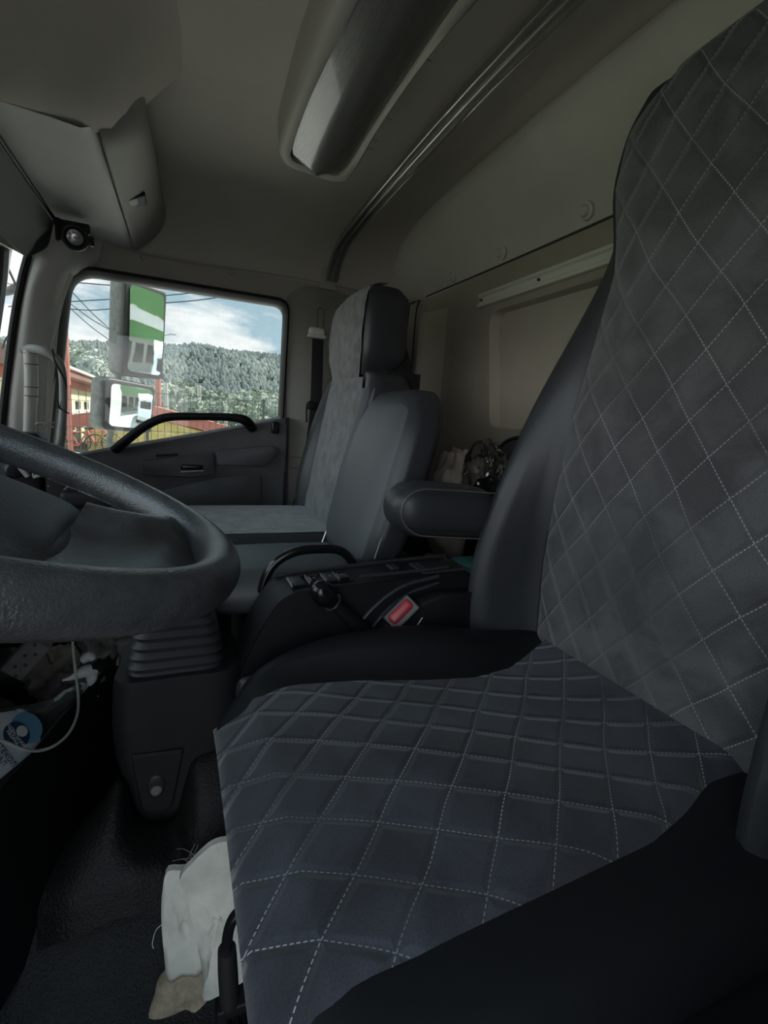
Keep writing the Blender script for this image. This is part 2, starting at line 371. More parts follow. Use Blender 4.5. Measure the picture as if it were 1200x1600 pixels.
# passenger A pillar trim
L=[(48,398),(37,450),(28,500),(20,560),(12,620),(8,680),(4,730)]
Rr=[(150,408),(106,440),(96,500),(90,560),(84,620),(78,680),(72,740)]
g=G(); rows=[]
for (a,b) in zip(L,Rr):
    p=at(*a,'Y',1.885); q=at(*b,'Y',1.935); m1=p.lerp(q,.3)+V((.0,-.035,0)); m2=p.lerp(q,.7)+V((0,-.03,0))
    rows.append([p+V((0,.03,0)),p,m1,m2,q,q+V((0,.02,0))])
top=[V((p.x+.02,p.y,p.z+.10)) for p in rows[0]]
g.loft([top]+rows,4,4,closed=False,caps=False); g.build('trim_6',M_trim2,kind='structure',ang=80)
g=G(); g.tube([at(x,y,'Y',1.905) for x,y in ((112,428),(97,470),(86,520),(77,560),(74,620),(72,700))],.006,6); g.build('trim_7',M_trim2,kind='structure')

# B pillar trim with belt slot
bp=rrect([at(444,455,'Y',Y1),at(500,447,'Y',Y1)+V((.0,0,-.005)),at(632,478,'Y',Y1),at(618,905,'Y',Y1),at(445,905,'Y',Y1)],[.06,.01,.01,.01,.01],5)
# (outline only: raised lip along the window side)
g=G(); g.prism([p+V((0,-.001,0)) for p in rrect([at(446,462,'Y',Y1),at(478,446,'Y',Y1),at(580,470,'Y',Y1),at(575,905,'Y',Y1),at(445,905,'Y',Y1)],[.03,.03,.01,.01,.01],5)],(0,-.010,0),bev=.006)
g.build('trim_8',M_trimd,kind='structure',ang=60)
g=G(); s0=at(501,500,'Y',Y1-.011)
g.tube([s0+V((-.012,0,-.06)),s0+V((-.012,0,.03)),s0+V((-.006,0,.042)),s0+V((.006,0,.042)),s0+V((.012,0,.03)),s0+V((.012,0,-.06))],.0014,6); g.build('trim_9',M_seam,kind='structure')
g=G()
for yy in (714,731): g.tube([at(453,yy,'Y',Y1-.011),at(486,yy+2,'Y',Y1-.011)],.0012,5)
g.build('trim_10',M_seam,kind='structure')

# ------------------------------------------------------------------ passenger door
door=thing('door_1','black lower panel of the passenger door under the window','door',(0,1.9,.1),kind='structure')
YD=1.90
g=G()
tl=[(40,731),(165,706),(205,700),(300,684),(365,673),(400,666),(438,656),(447,655)]
top=[at(*p,'Y',YD) for p in tl]
pro=[(0,.045,.0),(0,.02,.004),(0,.0,-.006),(0,-.01,-.04),(0,-.012,-.12),(0,.0,-.30),(0,.012,-.9)]
rows=[[V((p.x+d[0],p.y+d[1],max(.0,p.z+d[2]))) for p in top] for d in pro]
g.loft(rows,3,3,closed=False,caps=False); g.build('door_panel',M_door,door,ang=60)
g=G(); g.tube([at(x,y,'Y',YD+.02)+V((0,0,.002)) for x,y in ((75,722),(165,704),(205,697),(300,681),(365,669),(400,662),(438,654))],.007,8); g.build('sill_seal',mat('sill_seal_grey',(.42,.43,.44),.3,var=.1,vscale=20),door)
g=G(); e0=at(447,652,'Y',YD-.005); g.prism([e0+V((-.002,0,0)),e0+V((.012,0,0)),V((e0.x+.012,e0.y,.1)),V((e0.x-.002,e0.y,.1))],(0,.05,0)); g.build('door_edge',M_rub,door)
g=G(); g.rb((.03,.02,.045),.006,loc=at(430,668,'Y',YD-.015)); g.build('latch_cover',M_gloss,door)
# armrest band, trim strip, pocket
def strip(pts,th,dy,m,name,rad=.01,parent=door,y=YD-.012):
    g=G(); g.prism(rrect([at(*p,'Y',y) for p in pts],rad,4),(0,-dy,0),bev=th); return g.build(name,m,parent,ang=50)
strip([(218,720),(334,706),(337,740),(300,745),(222,742)],.004,.02,M_door,'armrest',.012)
strip([(337,703),(425,696),(438,704),(415,728),(337,726)],.004,.016,M_door,'trim_strip',.012)
strip([(340,745),(408,740),(408,790),(250,798),(250,765)],.003,.010,M_door,'map_pocket',.02)
g=G(); g.rb((.075,.012,.018),.006,loc=at(300,730,'Y',YD-.045)); a=g.build('inner_handle',M_gloss,door)
g=G(); g.tube([at(282,737,'Y',YD-.045),at(318,735,'Y',YD-.045)],.0025,6); g.build('handle_rim',M_metal,door)
g=G(); g.tube([at(244,712,'Y',YD-.03),at(262,711,'Y',YD-.032),at(278,710,'Y',YD-.03)],.004,6); g.build('window_switch',M_blk,door)
# big grab bar on the door
g=G(); g.tube([at(x,y,'Y',Yb) for x,y,Yb in ((180,703,1.895),(200,686,1.87),(230,664,1.85),(262,652,1.845),(310,651,1.845),(360,652,1.85),(383,657,1.86),(394,670,1.90))],[.016,.015,.0145,.014,.013,.014,.017,.016],12,6,flat=1.25)
g.build('grab_bar',M_blk,door)

# grey grab handle on the A pillar
h=thing('grab_rail','light grey looped grab handle on the windscreen pillar','handle',at(70,700,'Y',1.86))
g=G(); g.tube([at(x,y,'Y',yy) for x,y,yy in ((38,549,1.88),(52,545,1.84),(72,550,1.815),(88,561,1.81),(97,580,1.81),(99,620,1.81),(98,660,1.81),(95,690,1.82),(88,706,1.84))],[.015,.014,.013,.012,.011,.011,.011,.012,.013],12,6); g.build('grip',M_gray,h)
g=G(); g.tube([at(x,y,'Y',yy) for x,y,yy in ((48,548,1.86),(49,600,1.865),(47,660,1.87),(45,720,1.875))],[.019,.019,.018,.018],12,4); g.build('mounting_post',M_trim2,h)
g=G()
for yy in (551,568,604,618): g=G(); g.tube([at(38,yy,'Y',1.846),at(50,yy+1,'Y',1.842),at(60,yy+2,'Y',1.85)],.0012,5); g.build('joint_line',M_seam,h)
g=G(); g.rb((.075,.05,.035),.015,loc=at(82,707,'Y',1.84)); g.build('foot_block',M_blk,h)
g=G(); g.tube([at(x,y,'Y',1.80) for x,y in ((82,545),(86,565),(94,580),(101,594),(104,608))],[.002,.003,.0035,.003,.0015],6); g.build('cable_tie',M_rub,h)
g=G(); g.tube([at(x,y,'Y',1.80) for x,y in ((90,626),(92,636),(100,642),(108,646))],[.002,.003,.0025,.002],6); g.build('cable_tie',M_rub,h)
g=G(); g.tube([at(x,y,'Y',1.79) for x,y in ((55,664),(62,661),(74,663),(84,668))],.003,6); g.tube([at(x,y,'Y',1.79) for x,y in ((68,668),(78,661),(86,660))],.0015,6); g.build('loose_wire',M_gray,h)

# ------------------------------------------------------------------ overhead console, visor, small spotlight
oc=thing('overhead_console','grey overhead storage box with a hinged flap above the windscreen','storage box',(-.2,1.7,1.47))
u1=at(145,195,'Z',1.50); u2=at(212,390,'Y',1.93); u3=at(80,352,'Y',1.93); 
A1=V((-.15,1.26,1.50)); A2=V((-.128,1.93,1.465)); B1=V((-.54,1.24,1.505)); B2=V((-.41,1.93,1.47))
g=G(); up=V((0,0,.09))
g.grid([[A1,A1.lerp(A2,.5)+V((0,0,-.004)),A2],[A1.lerp(B1,.06)+V((0,0,-.010)),A1.lerp(B1,.06).lerp(A2.lerp(B2,.06),.5)+V((0,0,-.010)),A2.lerp(B2,.06)+V((0,0,-.01))],[A1.lerp(B1,.2)+V((0,0,-.006)),A1.lerp(B1,.2).lerp(A2.lerp(B2,.2),.5)+V((0,0,-.006)),A2.lerp(B2,.2)+V((0,0,-.004))],[B1,B1.lerp(B2,.5),B2]])
g.grid([[A1,A2],[A1+up,A2+V((0,0,.07))]])
g.build('box_underside',mat('console_grey',(.66,.655,.62),.7,bump=.1,bscale=500,var=.05),oc,ang=60)
sm=lambda t:(lambda t:t*t*(3-2*t))(min(1,max(0,t)))
g=G(); g.grid([[V((x,y,1.497+.165*(1-(1-sm((1.262-y)/.42))*(1-sm((x+.15)/.20))))) for y in [.80+.462*j/24 for j in range(25)]+[1.278]] for x in [-.62,-.5,-.4,-.3,-.2,-.15,-.12,-.09,-.06,-.03,0,.03,.06]])
g.build('ceiling_2',M_head,kind='structure',ang=80)
# flap
F=[]
for t in [i/12 for i in range(13)]:
    y=1.225+t*(1.915-1.225)
    b=at(150+t*62,200+t*188,'Y',y) ; b=V((-.142+.018*t,y,1.503-.035*t)); c=V((-.062+.030*t+.0*t,y,1.545+.012*t))
    s=min(1,t/.12); k=(1-s)**2*.040
    F.append([b+V((0,0,-.012)),b+V((.012,0,-.010)),b.lerp(c,.5)+V((.014,0,-.010-k*.2)),c+V((.004,0,0)),c+V((.0,0,.06))])
    F[-1]=[p+V((0,0,k)) for p in F[-1]]
g=G(); g.loft(F,4,2,closed=False,caps=False)
g.add(F[-1],[tuple(range(5))]); g.build('flap',M_trimd,oc,ang=50)
fl=bpy.data.objects['flap']
g=G(); c=at(205,316,'Y',1.62)
c=V((-.10,1.60,1.502)); g.rb((.05,.075,.014),.006,loc=c+V((.004,0,-.005)),rot=Matrix.Rotation(R(-25),3,'Y')); g.build('latch',M_blk,fl)
g=G(); g.rb((.026,.045,.010),.004,loc=c+V((-.004,-.012,-.013)),rot=Matrix.Rotation(R(-25),3,'Y')); g.build('latch_button',M_gray,fl)
vis=thing('sun_visor','dark grey sun visor hinged below the overhead box','sun visor',(-.35,1.4,1.33))
VT=[at(85,348,'Y',1.75),at(85,348,'Y',1.75)+V((-.015,-1.0,0.0)),at(38,403,'Y',1.75)+V((-.015,-1.0,0)),at(42,404,'Y',1.75),at(76,388,'Y',1.75)]
g=G(); g.prism(rrect(VT,[.015,.02,.02,.012,.02],4),(-.012,.0,.010),bev=.004); g.build('visor_panel',mat('visor_vinyl',(.10,.105,.105),.7,bump=.2,bscale=400),vis)
g=G(); g.tube([at(85,345,'Y',1.755)+V((0,.02,.006)),at(85,345,'Y',1.75)+V((-.012,-.9,.006))],.005,8); g.build('hinge_rod',M_blk,vis)
g=G(); g.rb((.02,.03,.02),.006,loc=at(90,347,'Y',1.77)); g.build('hinge_clip',M_blk,vis)
sp=thing('spotlight','small round black interior spotlight in a bracket by the visor','spotlight',at(115,385,'Y',1.76))
fc=at(117,371,'Y',1.74); ax=(CP-fc).normalized()
g=G(); g.lathe([(.0,-.028),(.030,-.028),(.036,-.01),(.036,.006),(.033,.012),(.026,.013),(.022,.006),(0,.006)],fc,ax); g.build('housing',M_rub,sp)
g=G(); g.lathe([(.0,.010),(.010,.0095),(.020,.007)],fc,ax,20)
for k in range(9):
    a=k*.7; x=ax.orthogonal().normalized(); y=ax.cross(x); q=fc+ax*.011+(x*math.cos(a)+y*math.sin(a))*(.012 if k else 0)
    g.rb((.006,.006,.006),.002,loc=q)
g.build('led_lens',mat('led_reflector',(.6,.6,.6),.2,metal=.7),sp)
g=G(); x=V((1,0,0)); g.box(fc+V((-.042,.012,.018)),fc+V((.035,.035,.046)),.004); g.box(fc+V((-.048,.0,-.014)),fc+V((-.036,.02,.03)),.003); g.box(fc+V((.036,.0,-.014)),fc+V((.046,.02,.012)),.003); g.build('bracket',M_rub,sp)

# small lamp on the cove above window
sl=thing('cabin_lamp','small oblong grey lamp with a clear lens above the side window','lamp',at(362,352,'Y',1.86))
c=at(362,338,'Y',1.875); rotm=Matrix.Rotation(R(35),3,'X')
g=G(); g.rb((.155,.05,.030),.014,loc=c+V((0,.01,.012)),rot=rotm,k=4); g.build('lamp_body',mat('lamp_grey',(.13,.13,.12),.5),sl)
g=G(); g.rb((.105,.034,.018),.007,loc=c+V((-.006,-.006,-.004)),rot=rotm,k=4); g.build('lens',mat('lamp_lens',(.42,.42,.40),.2,coat=.5),sl)
g=G(); g.rb((.022,.028,.012),.004,loc=c+V((.058,-.004,-.003)),rot=rotm); g.build('switch',M_gloss,sl)

# big ceiling lamp
cl=thing('ceiling_lamp','long ceiling lamp with a ribbed smoky lens in a grey frame','lamp',(.36,1.0,1.62))
ZL=1.575
fp=[(437,228),(452,182),(470,135),(519,0),(545,-70),(585,-180),(900,-180),(840,-110),(727,23),(661,98),(600,187),(548,276),(522,283),(488,273),(450,259),(439,243)]
fr=[at(x,y,'Z',ZL) for x,y in fp]
out=crv(fr,5,True)
lp=[(455,236),(468,196),(493,135),(559,0),(585,-60),(625,-165),(850,-165),(800,-90),(716,6),(633,126),(580,205),(540,268),(520,274),(488,264),(462,254),(455,246)]
inn=crv([at(x,y,'Z',ZL-.004) for x,y in lp],5,True)
g=G(); g.grid([[p+V((0,0,.075)) for p in off(out,-.012)],[p+V((0,0,.02)) for p in off(out,-.004)],out,[p+V((0,0,-.006)) for p in [a.lerp(b,.4) for a,b in zip(out,inn)]],inn,[p+V((0,0,.012)) for p in inn]],cu=True)
g.build('lamp_frame',M_trim,cl,ang=60)
# lens: crosswise bulge
lm=mat('smoky_ribbed_lens',(.13,.125,.115),.25,coat=.3)
t=lm.node_tree; p=t.nodes['Principled BSDF']; tcx=N(t,'ShaderNodeTexCoord'); mpx=N(t,'ShaderNodeMapping'); mpx.inputs['Rotation'].default_value=(0,0,R(45)); t.links.new(tcx.outputs['Object'],mpx.inputs[0])
chk=N(t,'ShaderNodeTexChecker',i_Scale=420); t.links.new(mpx.outputs[0],chk.inputs[0]); bmp=N(t,'ShaderNodeBump',i_Strength=.7,i_Distance=.001); t.links.new(chk.outputs['Fac'],bmp.inputs['Height']); t.links.new(bmp.outputs[0],p.inputs['Normal'])
mxx=N(t,'ShaderNodeMixRGB'); mxx.inputs[1].default_value=(.17,.165,.15,1); mxx.inputs[2].default_value=(.075,.072,.065,1); t.links.new(chk.outputs['Fac'],mxx.inputs[0]); t.links.new(mxx.outputs[0],p.inputs['Base Color'])
g=G(); rows=[]; n=len(inn)
# strips: pair the two long sides
Ls=[at(x,y,'Z',ZL) for x,y in ((478,260),(457,246),(457,232),(468,196),(493,135),(559,0),(585,-60),(622,-160),(640,-200))]; Rs=[at(x,y,'Z',ZL) for x,y in ((520,272),(547,262),(615,140),(708,12),(720,-8),(790,-160))]
Rs=[at(x,y,'Z',ZL) for x,y in ((508,271),(532,270),(545,259),(566,226),(607,163),(716,6),(800,-92),(852,-160),(850,-200))]
for a,b in zip(crv(Ls,4),crv(Rs,4)):
    rows.append([a.lerp(b,k/10)+V((0,0,-.016*math.sin(pi*k/10)+.003)) for k in range(11)])
g.grid(rows); g.build('lens',lm,cl)
g=G()
for x,y in ((663,92),(601,184),(578,216),(570,230)):
    g=G(); a=at(x+2,y,'Z',ZL-.003); b=at(x+13,y+4,'Z',ZL-.002); g.tube([a,b],.0005,5); g.build('joint_mark',M_seam,cl)

# curtain rails
rl=thing('curtain_rail','long double channel curtain rail running across the ceiling','rail',(.555,1.2,1.47),)
g=G()
def chan(pts,w,h,side):
    rows=[]
    prof=[(-1,0),(-1,1),(-.72,1),(-.72,.45),(-.2,.45),(-.2,.85),(.2,.85),(.2,.45),(.72,.45),(.72,1),(1,1),(1,0)]
    for i,p in enumerate(pts):
        t=(pts[min(i+1,len(pts)-1)]-pts[max(i-1,0)]).normalized(); upv=side.cross(t).normalized()
        if upv.z>0 or upv.y>0: upv=-upv
        rows.append([p+side*(w*a)+upv*(h*b) for a,b in prof])
    g.grid(rows,cu=True); g.add(rows[0],[tuple(range(12))]); g.add(rows[-1],[tuple(range(12))])
chan([V((.556,-.09,1.49)),V((.556,.05,1.585)),V((.556,.3,1.61)),V((.556,.95,1.628))]+crv([V((.556,1.45,1.615)),V((.556,1.70,1.600)),V((.555,1.80,1.588)),V((.553,1.87,1.557)),V((.55,1.905,1.52)),V((.548,1.93,1.475))],4),.022,.016,V((1,0,0)))
g.build('rail',M_alu,rl,smooth=False)
for dx in (-.021,.0,.021):  # bright metal lips stand in for the rail's highlight lines
    g=G(); g.tube([V((.556+dx,-.05,1.50)),V((.556+dx,.05,1.569)),V((.556+dx,.3,1.594)),V((.556+dx,.95,1.612)),V((.556+dx,1.45,1.599)),V((.556+dx,1.70,1.584)),V((.555+dx,1.80,1.572)),V((.553+dx,1.86,1.547)),V((.55+dx,1.893,1.51)),V((.548+dx,1.915,1.475))],.0022,6,4); g.build('rail_lip_glint',M_metal,rl)
g=G(); c=V((.535,1.93,1.475)); g.rb((.055,.012,.085),.005,loc=c+V((0,0,.01))); g.rb((.07,.012,.02),.004,loc=c+V((0,.002,-.022))); g.build('end_bracket',M_trim,rl)
g=G(); g.lathe([(0,.008),(.006,.008),(.007,0)],c+V((.0,-.005,.02)),(0,-1,0),12); g.build('screw',M_seam,rl)
rr=thing('curtain_rail','short pale metal curtain rail fixed on the rear wall','rail',(XR,1.0,1.35),)
g=G(); zq=1.378
a=at(744,478,'X',XR-.015)
prof=[(0,-.022),(-.012,-.022),(-.012,-.012),(-.006,-.008),(-.006,.008),(-.012,.012),(-.012,.020),(0,.020)]
g.grid([[V((XR-.002+q[0]*1.3,y,zq+q[1])) for q in prof] for y in (1.49,1.0,.5,.05)],cu=True); g.add([V((XR-.002+q[0]*1.3,1.49,zq+q[1])) for q in prof],[tuple(range(8))]); g.build('rail',mat('pale_rail',(.72,.70,.60),.4,metal=.2),rr,smooth=False)
g=G(); g.lathe([(0,.016),(.004,.016),(.005,0)],V((XR-.0,1.475,zq)),(-1,0,0),10); g.build('screw',M_seam,rr); g=G(); g.lathe([(0,.016),(.004,.016),(.005,0)],V((XR,1.19,zq)),(-1,0,0),10); g.build('screw',M_seam,rr)
# trim clips on rear cove
for (x,y),lab in zip(((918,330),(785,395),(708,432)),('round trim clip on the rear roof edge, nearest the driver seat','round trim clip on the rear roof edge, the middle one of three','round trim clip on the rear roof edge, nearest the corner')):
    c=at(x,y,'X',.935); c.x=.93; g=G(); g.lathe([(0,.012),(.010,.012),(.013,.009),(.014,.004),(.021,.001),(.022,-.004)],c,V((-1,0,-.3)),20); g.build('trim_clip',M_head,label=lab,cat='clip')
for (x,y),lab in zip(((223,402),(361,426)),('small round plug above the front of the side window','small round plug above the rear half of the side window')):
    c=at(x,y,'Y',Y1-.001); g=G(); g.lathe([(0,.005),(.007,.004),(.009,0)],c,V((0,-1,0)),14); g.build('trim_plug',M_trim,label=lab,cat='plug')
# coat hook
hk=thing('coat_hook','small metal coat hook with black strap in the rear corner','hook',at(590,500,'Y',1.93))
g=G(); g.tube([at(x,y,'Y',yy) for x,y,yy in ((585,490,1.93),(590,474,1.92),(598,470,1.905),(603,478,1.90))],.004,8); g.lathe([(0,.012),(.010,.010),(.011,0)],at(599,475,'Y',1.925),(0,-1,0),14); g.build('hook',M_metal,hk)
g=G(); g.tube([at(x,y,'Y',1.885) for x,y in ((590,478),(598,500),(606,525),(608,560),(606,590))],[.008,.018,.022,.02,.015],8,flat=.5); g.tube([at(x,y,'Y',1.90) for x,y in ((584,485),(588,505),(592,540),(600,600))],[.006,.014,.02,.02],8,flat=.5); g.build('strap',M_belt,hk)

# ------------------------------------------------------------------ passenger seat belt
sb=thing('seat_belt','black passenger seat belt hanging from its pillar guide','seat belt',at(480,800,'Y',1.9))
g=G(); c=at(495,519,'Y',1.915); g.rb((.065,.03,.035),.014,loc=c,k=4); g.rb((.075,.022,.016),.008,loc=c+V((0,-.006,-.016)),k=3); g.build('belt_guide',M_trim2,sb)
g=G(); B=[at(497,530,'Y',1.90),at(493,640,'Y',1.89),at(482,720,'Y',1.88),at(466,790,'Y',1.87),at(455,830,'Y',1.86)]
ww=[.022,.022,.022,.024,.024]; B2=crv(B,4)
g.grid([[p+V((-.022,0,0)),p+V((.0,-.004,0)),p+V((.022,0,0))] for p in B2]+[]); 
g.grid([[p+V((-.022,.003,0)),p+V((.0,.0,0)),p+V((.022,.003,0))] for p in B2]); g.build('webbing',M_belt,sb)
g=G(); c=at(487,640,'Y',1.875); g.tube([c+V((-.018,0,-.05)),c+V((-.018,0,.02)),c+V((.012,0,.025)),c+V((.016,0,-.01))],.0035,6,3); g.rb((.035,.012,.03),.005,loc=c+V((.0,0,.015))); g.build('tongue',M_blk,sb)

# ------------------------------------------------------------------ quilted fabric
def quilt(name,base=(.118,.116,.119),rot=0.0,off=(-.012,-.034),wd=.075):
    m=bpy.data.materials.new(name); m.use_nodes=True; t=m.node_tree; p=t.nodes['Principled BSDF']; p.inputs['Roughness'].default_value=.85; p.inputs['Sheen Weight'].default_value=.25; p.inputs['Sheen Roughness'].default_value=.5; p.inputs['Specular IOR Level'].default_value=.2
    uv=N(t,'ShaderNodeTexCoord'); mp=N(t,'ShaderNodeMapping'); mp.inputs['Rotation'].default_value=(0,0,rot); mp.inputs['Location'].default_value=(off[0],off[1],0)
    t.links.new(uv.outputs['UV'],mp.inputs[0])
    # wobble
    nz=N(t,'ShaderNodeTexNoise',i_Scale=7,i_Detail=1); t.links.new(uv.outputs['UV'],nz.inputs['Vector'])
    va=N(t,'ShaderNodeVectorMath',operation='SUBTRACT'); va.inputs[1].default_value=(.5,.5,.5); t.links.new(nz.outputs['Color'],va.inputs[0])
    vs=N(t,'ShaderNodeVectorMath',operation='SCALE'); vs.inputs['Scale'].default_value=.012; t.links.new(va.outputs[0],vs.inputs[0])
    ad=N(t,'ShaderNodeVectorMath',operation='ADD'); t.links.new(mp.outputs[0],ad.inputs[0]); t.links.new(vs.outputs[0],ad.inputs[1])
    sx=N(t,'ShaderNodeSeparateXYZ'); t.links.new(ad.outputs[0],sx.inputs[0])
    def mth(op,a,b=None,c=None):
        n=N(t,'ShaderNodeMath',operation=op)
        for i,x in enumerate((a,b,c)):
            if x is None: continue
            if isinstance(x,(int,float)): n.inputs[i].default_value=x
            else: t.links.new(x,n.inputs[i])
        return n.outputs[0]
    a=mth('DIVIDE',sx.outputs[0],wd); b=mth('DIVIDE',sx.outputs[1],.095)
    s1=mth('ADD',a,b); s2=mth('SUBTRACT',a,b)
    d1=mth('PINGPONG',s1,.5); d2=mth('PINGPONG',s2,.5)   # 0 on lines
    # stitches
    def line(d,other,w): 
        on=mth('LESS_THAN',d,w); fr=mth('FRACT',mth('MULTIPLY',other,11.0)); dash=mth('LESS_THAN',fr,.62); return mth('MULTIPLY',on,dash)
    st=mth('MAXIMUM',line(d1,s2,.009),line(d2,s1,.009))
    dm=mth('MINIMUM',d1,d2); puff=N(t,'ShaderNodeMapRange',interpolation_type='SMOOTHERSTEP'); puff.inputs[1].default_value=0; puff.inputs[2].default_value=.16; t.links.new(dm,puff.inputs[0])
    # stitch fade
    nf=N(t,'ShaderNodeTexNoise',i_Scale=5,i_Detail=2); t.links.new(uv.outputs['UV'],nf.inputs['Vector'])
    fade=N(t,'ShaderNodeMapRange'); fade.inputs[1].default_value=.35; fade.inputs[2].default_value=.60; fade.inputs[3].default_value=.12; fade.inputs[4].default_value=1.0; t.links.new(nf.outputs['Fac'],fade.inputs[0])
    st=mth('MULTIPLY',st,fade.outputs[0])
    # mottled nap
    n1=N(t,'ShaderNodeTexNoise',i_Scale=9,i_Detail=5,i_Roughness=.55,i_Distortion=.8); t.links.new(uv.outputs['UV'],n1.inputs['Vector'])
    c1=N(t,'ShaderNodeValToRGB'); e=c1.color_ramp.elements; e[0].position=.40; e[1].position=.60
    e[0].color=(*[x*.72 for x in base],1); e[1].color=(*[x*1.12 for x in base],1); t.links.new(n1.outputs['Fac'],c1.inputs[0])
    n3=N(t,'ShaderNodeTexNoise',i_Scale=500,i_Detail=2); t.links.new(uv.outputs['UV'],n3.inputs['Vector'])
    mf=N(t,'ShaderNodeMixRGB',blend_type='MULTIPLY'); mf.inputs[0].default_value=.6; t.links.new(c1.outputs[0],mf.inputs[1])
    c3=N(t,'ShaderNodeValToRGB'); c3.color_ramp.elements[0].position=.3; c3.color_ramp.elements[0].color=(.55,.55,.55,1); c3.color_ramp.elements[1].position=.6; t.links.new(n3.outputs['Fac'],c3.inputs[0]); t.links.new(c3.outputs[0],mf.inputs[2])
    ms=N(t,'ShaderNodeMixRGB'); ms.inputs[2].default_value=(.42,.43,.45,1); t.links.new(st,ms.inputs[0]); t.links.new(mf.outputs[0],ms.inputs[1]); t.links.new(ms.outputs[0],p.inputs['Base Color'])
    h=mth('ADD',mth('MULTIPLY',puff.outputs[0],1.0),mth('MULTIPLY',n3.outputs['Fac'],.05))
    bp=N(t,'ShaderNodeBump',i_Strength=.75,i_Distance=.004); t.links.new(h,bp.inputs['Height']); t.links.new(bp.outputs[0],p.inputs['Normal'])
    return m
M_q1=quilt('quilted_suede_back'); M_q2=quilt('quilted_suede_cushion',(.050,.053,.067),R(10),(-.0294,-.0092),.070)
M_sue=mat('grey_suede',(.09,.092,.095),.9,bump=1.0,bscale=60,col2=(.18,.183,.183),vscale=26,detail=8,sheen=.3)

# ------------------------------------------------------------------ driver seat
ds=thing('driver_seat','large black driver seat with quilted grey suede centre panels','seat',(.4,.5,.0))
def lvl(z,tab):
    for i in range(len(tab)-1):
        if tab[i][0]<=z<=tab[i+1][0]:
            t=(z-tab[i][0])/(tab[i+1][0]-tab[i][0]); return [a+(b-a)*t for a,b in zip(tab[i],tab[i+1])]
    return list(tab[0] if z<tab[0][0] else tab[-1])
#      z    Xc   Yfar  Xtip Yout  half
T=[(.45,.665,.715,.60,.79),(.55,.662,.722,.545,.80),(.70,.655,.724,.54,.805),(.85,.648,.708,.575,.80),(1.00,.655,.694,.625,.79),(1.13,.665,.676,.672,.765),(1.22,.672,.664,.695,.735),(1.28,.672,.671,.70,.715),(1.36,.672,.689,.70,.712),(1.43,.672,.678,.70,.70),(1.475,.68,.660,.71,.68)]
YC=.51
secs=[]
for z,xc,yf,xt,yo in T:
    h=yf-YC; o=yo-YC; b=.83 if z<1.2 else .83-(z-1.2)*.12
    half=[(xc+.012,0),(xc+.010,h*.7),(xc+.004,h),(xt,(h+o)/2),(xt+.018,o-.004),(xt+.09 if xt+.09<b-.04 else b-.05,o),(b-.02,o-.02),(b,o*.6)]
    pts=[V((x,YC+y,z)) for x,y in half]+[V((x,YC-y,z)) for x,y in reversed(half[1:])]
    pts=pts+[] ; secs.append(pts)
l=secs[-1]; c=sum(l,V())/len(l)
secs.append([V((p.x*.9+c.x*.1,c.y+(p.y-c.y)*.9,1.492)) for p in l]); secs.append([V((p.x*.6+c.x*.4,c.y+(p.y-c.y)*.7,1.50)) for p in l])
g=G(); g.loft(secs,3,4); g.build('backrest',M_lea,ds,ang=60)
# insert
rows=[];uvs=[]
Z=[.50+i*(.985)/150 for i in range(151)]
Zt=[(0.0)]
def edge(z): q=lvl(z,T); return q[1],q[2]
NS=70
def insert_row(z,zz=None,xo=0,nar=0):
    xc,yf=edge(z); r=[];u=[]
    yn=2*YC-yf+ (.0 if z>.6 else 0)
    h=yf-YC-nar
    for j in range(NS+1):
        s=-1+2*j/NS; y=YC+s*h; x=xc-.006-.010*(1-s*s)**.5*1.0+ .012*abs(s)**6 + .006*math.sin(z*9+y*11)*(1-s*s)+xo
        r.append(V((x,y,zz if zz else z)));u.append((y,zz if zz else z))
    return r,u
for z in Z:
    nar=0
    if z>1.44: nar=.10*(1-math.sqrt(max(0,1-((z-1.44)/.046)**2)))*.6
    r,u=insert_row(z,nar=nar); rows.append(r);uvs+=u
last=rows[-1]
for k,(dx,dz) in enumerate(((.004,.008),(.014,.013),(.032,.015),(.07,.012),(.11,.004))):
    rows.append([p+V((dx,0,dz)) for p in last]); uvs+=[(p.y,p.z+dx+.01) for p in last]
g=G(); g.grid(rows,uv=uvs); bk=g.build('quilted_back_panel',M_q1,ds,ang=80)
g=G()
for s in (1,-1):
    P=[]
    for z in [.50+i*.06 for i in range(17)]:
        xc,yf=edge(z); nar=0
        if z>1.44: nar=.06*(1-math.sqrt(max(0,1-((z-1.44)/.046)**2)))
        P.append(V((xc+.006,YC+s*(yf-YC-nar+.001),z)))
    g.tube(P,.0028,6,2)
g.build('piping',M_rub,ds)
# cushion
CT=[ # x, Ynear, Yfar, zc(center), zbolster_far, Yout_far
 (.052,.235,.650,.530,.505,.705),(.10,.243,.672,.551,.545,.752),(.17,.250,.667,.553,.575,.775),(.26,.258,.655,.552,.592,.78),(.36,.266,.630,.551,.598,.78),(.45,.272,.615,.550,.592,.78),(.53,.290,.628,.549,.575,.78),(.60,.312,.660,.552,.565,.78),(.70,.325,.700,.556,.56,.78)]
secs=[]
for x,yn,yf,zc,zb,yo in CT:
    b=.36 if x>.08 else .40
    secs.append([V((x,(yn+yf)/2,zc-.012)),V((x,yf,zc-.004)),V((x,yf+(yo-yf)*.45,zb)),V((x,yo-.02,zb-.012)),V((x,yo,zb-.06)),V((x,yo-.01,b+.03)),V((x,yo-.03,b)),V((x,.5,b)),V((x,.22,b)),V((x,.185,b+.03)),V((x,.18,.48)),V((x,.20,zc-.022)),V((x,yn,zc-.006))])
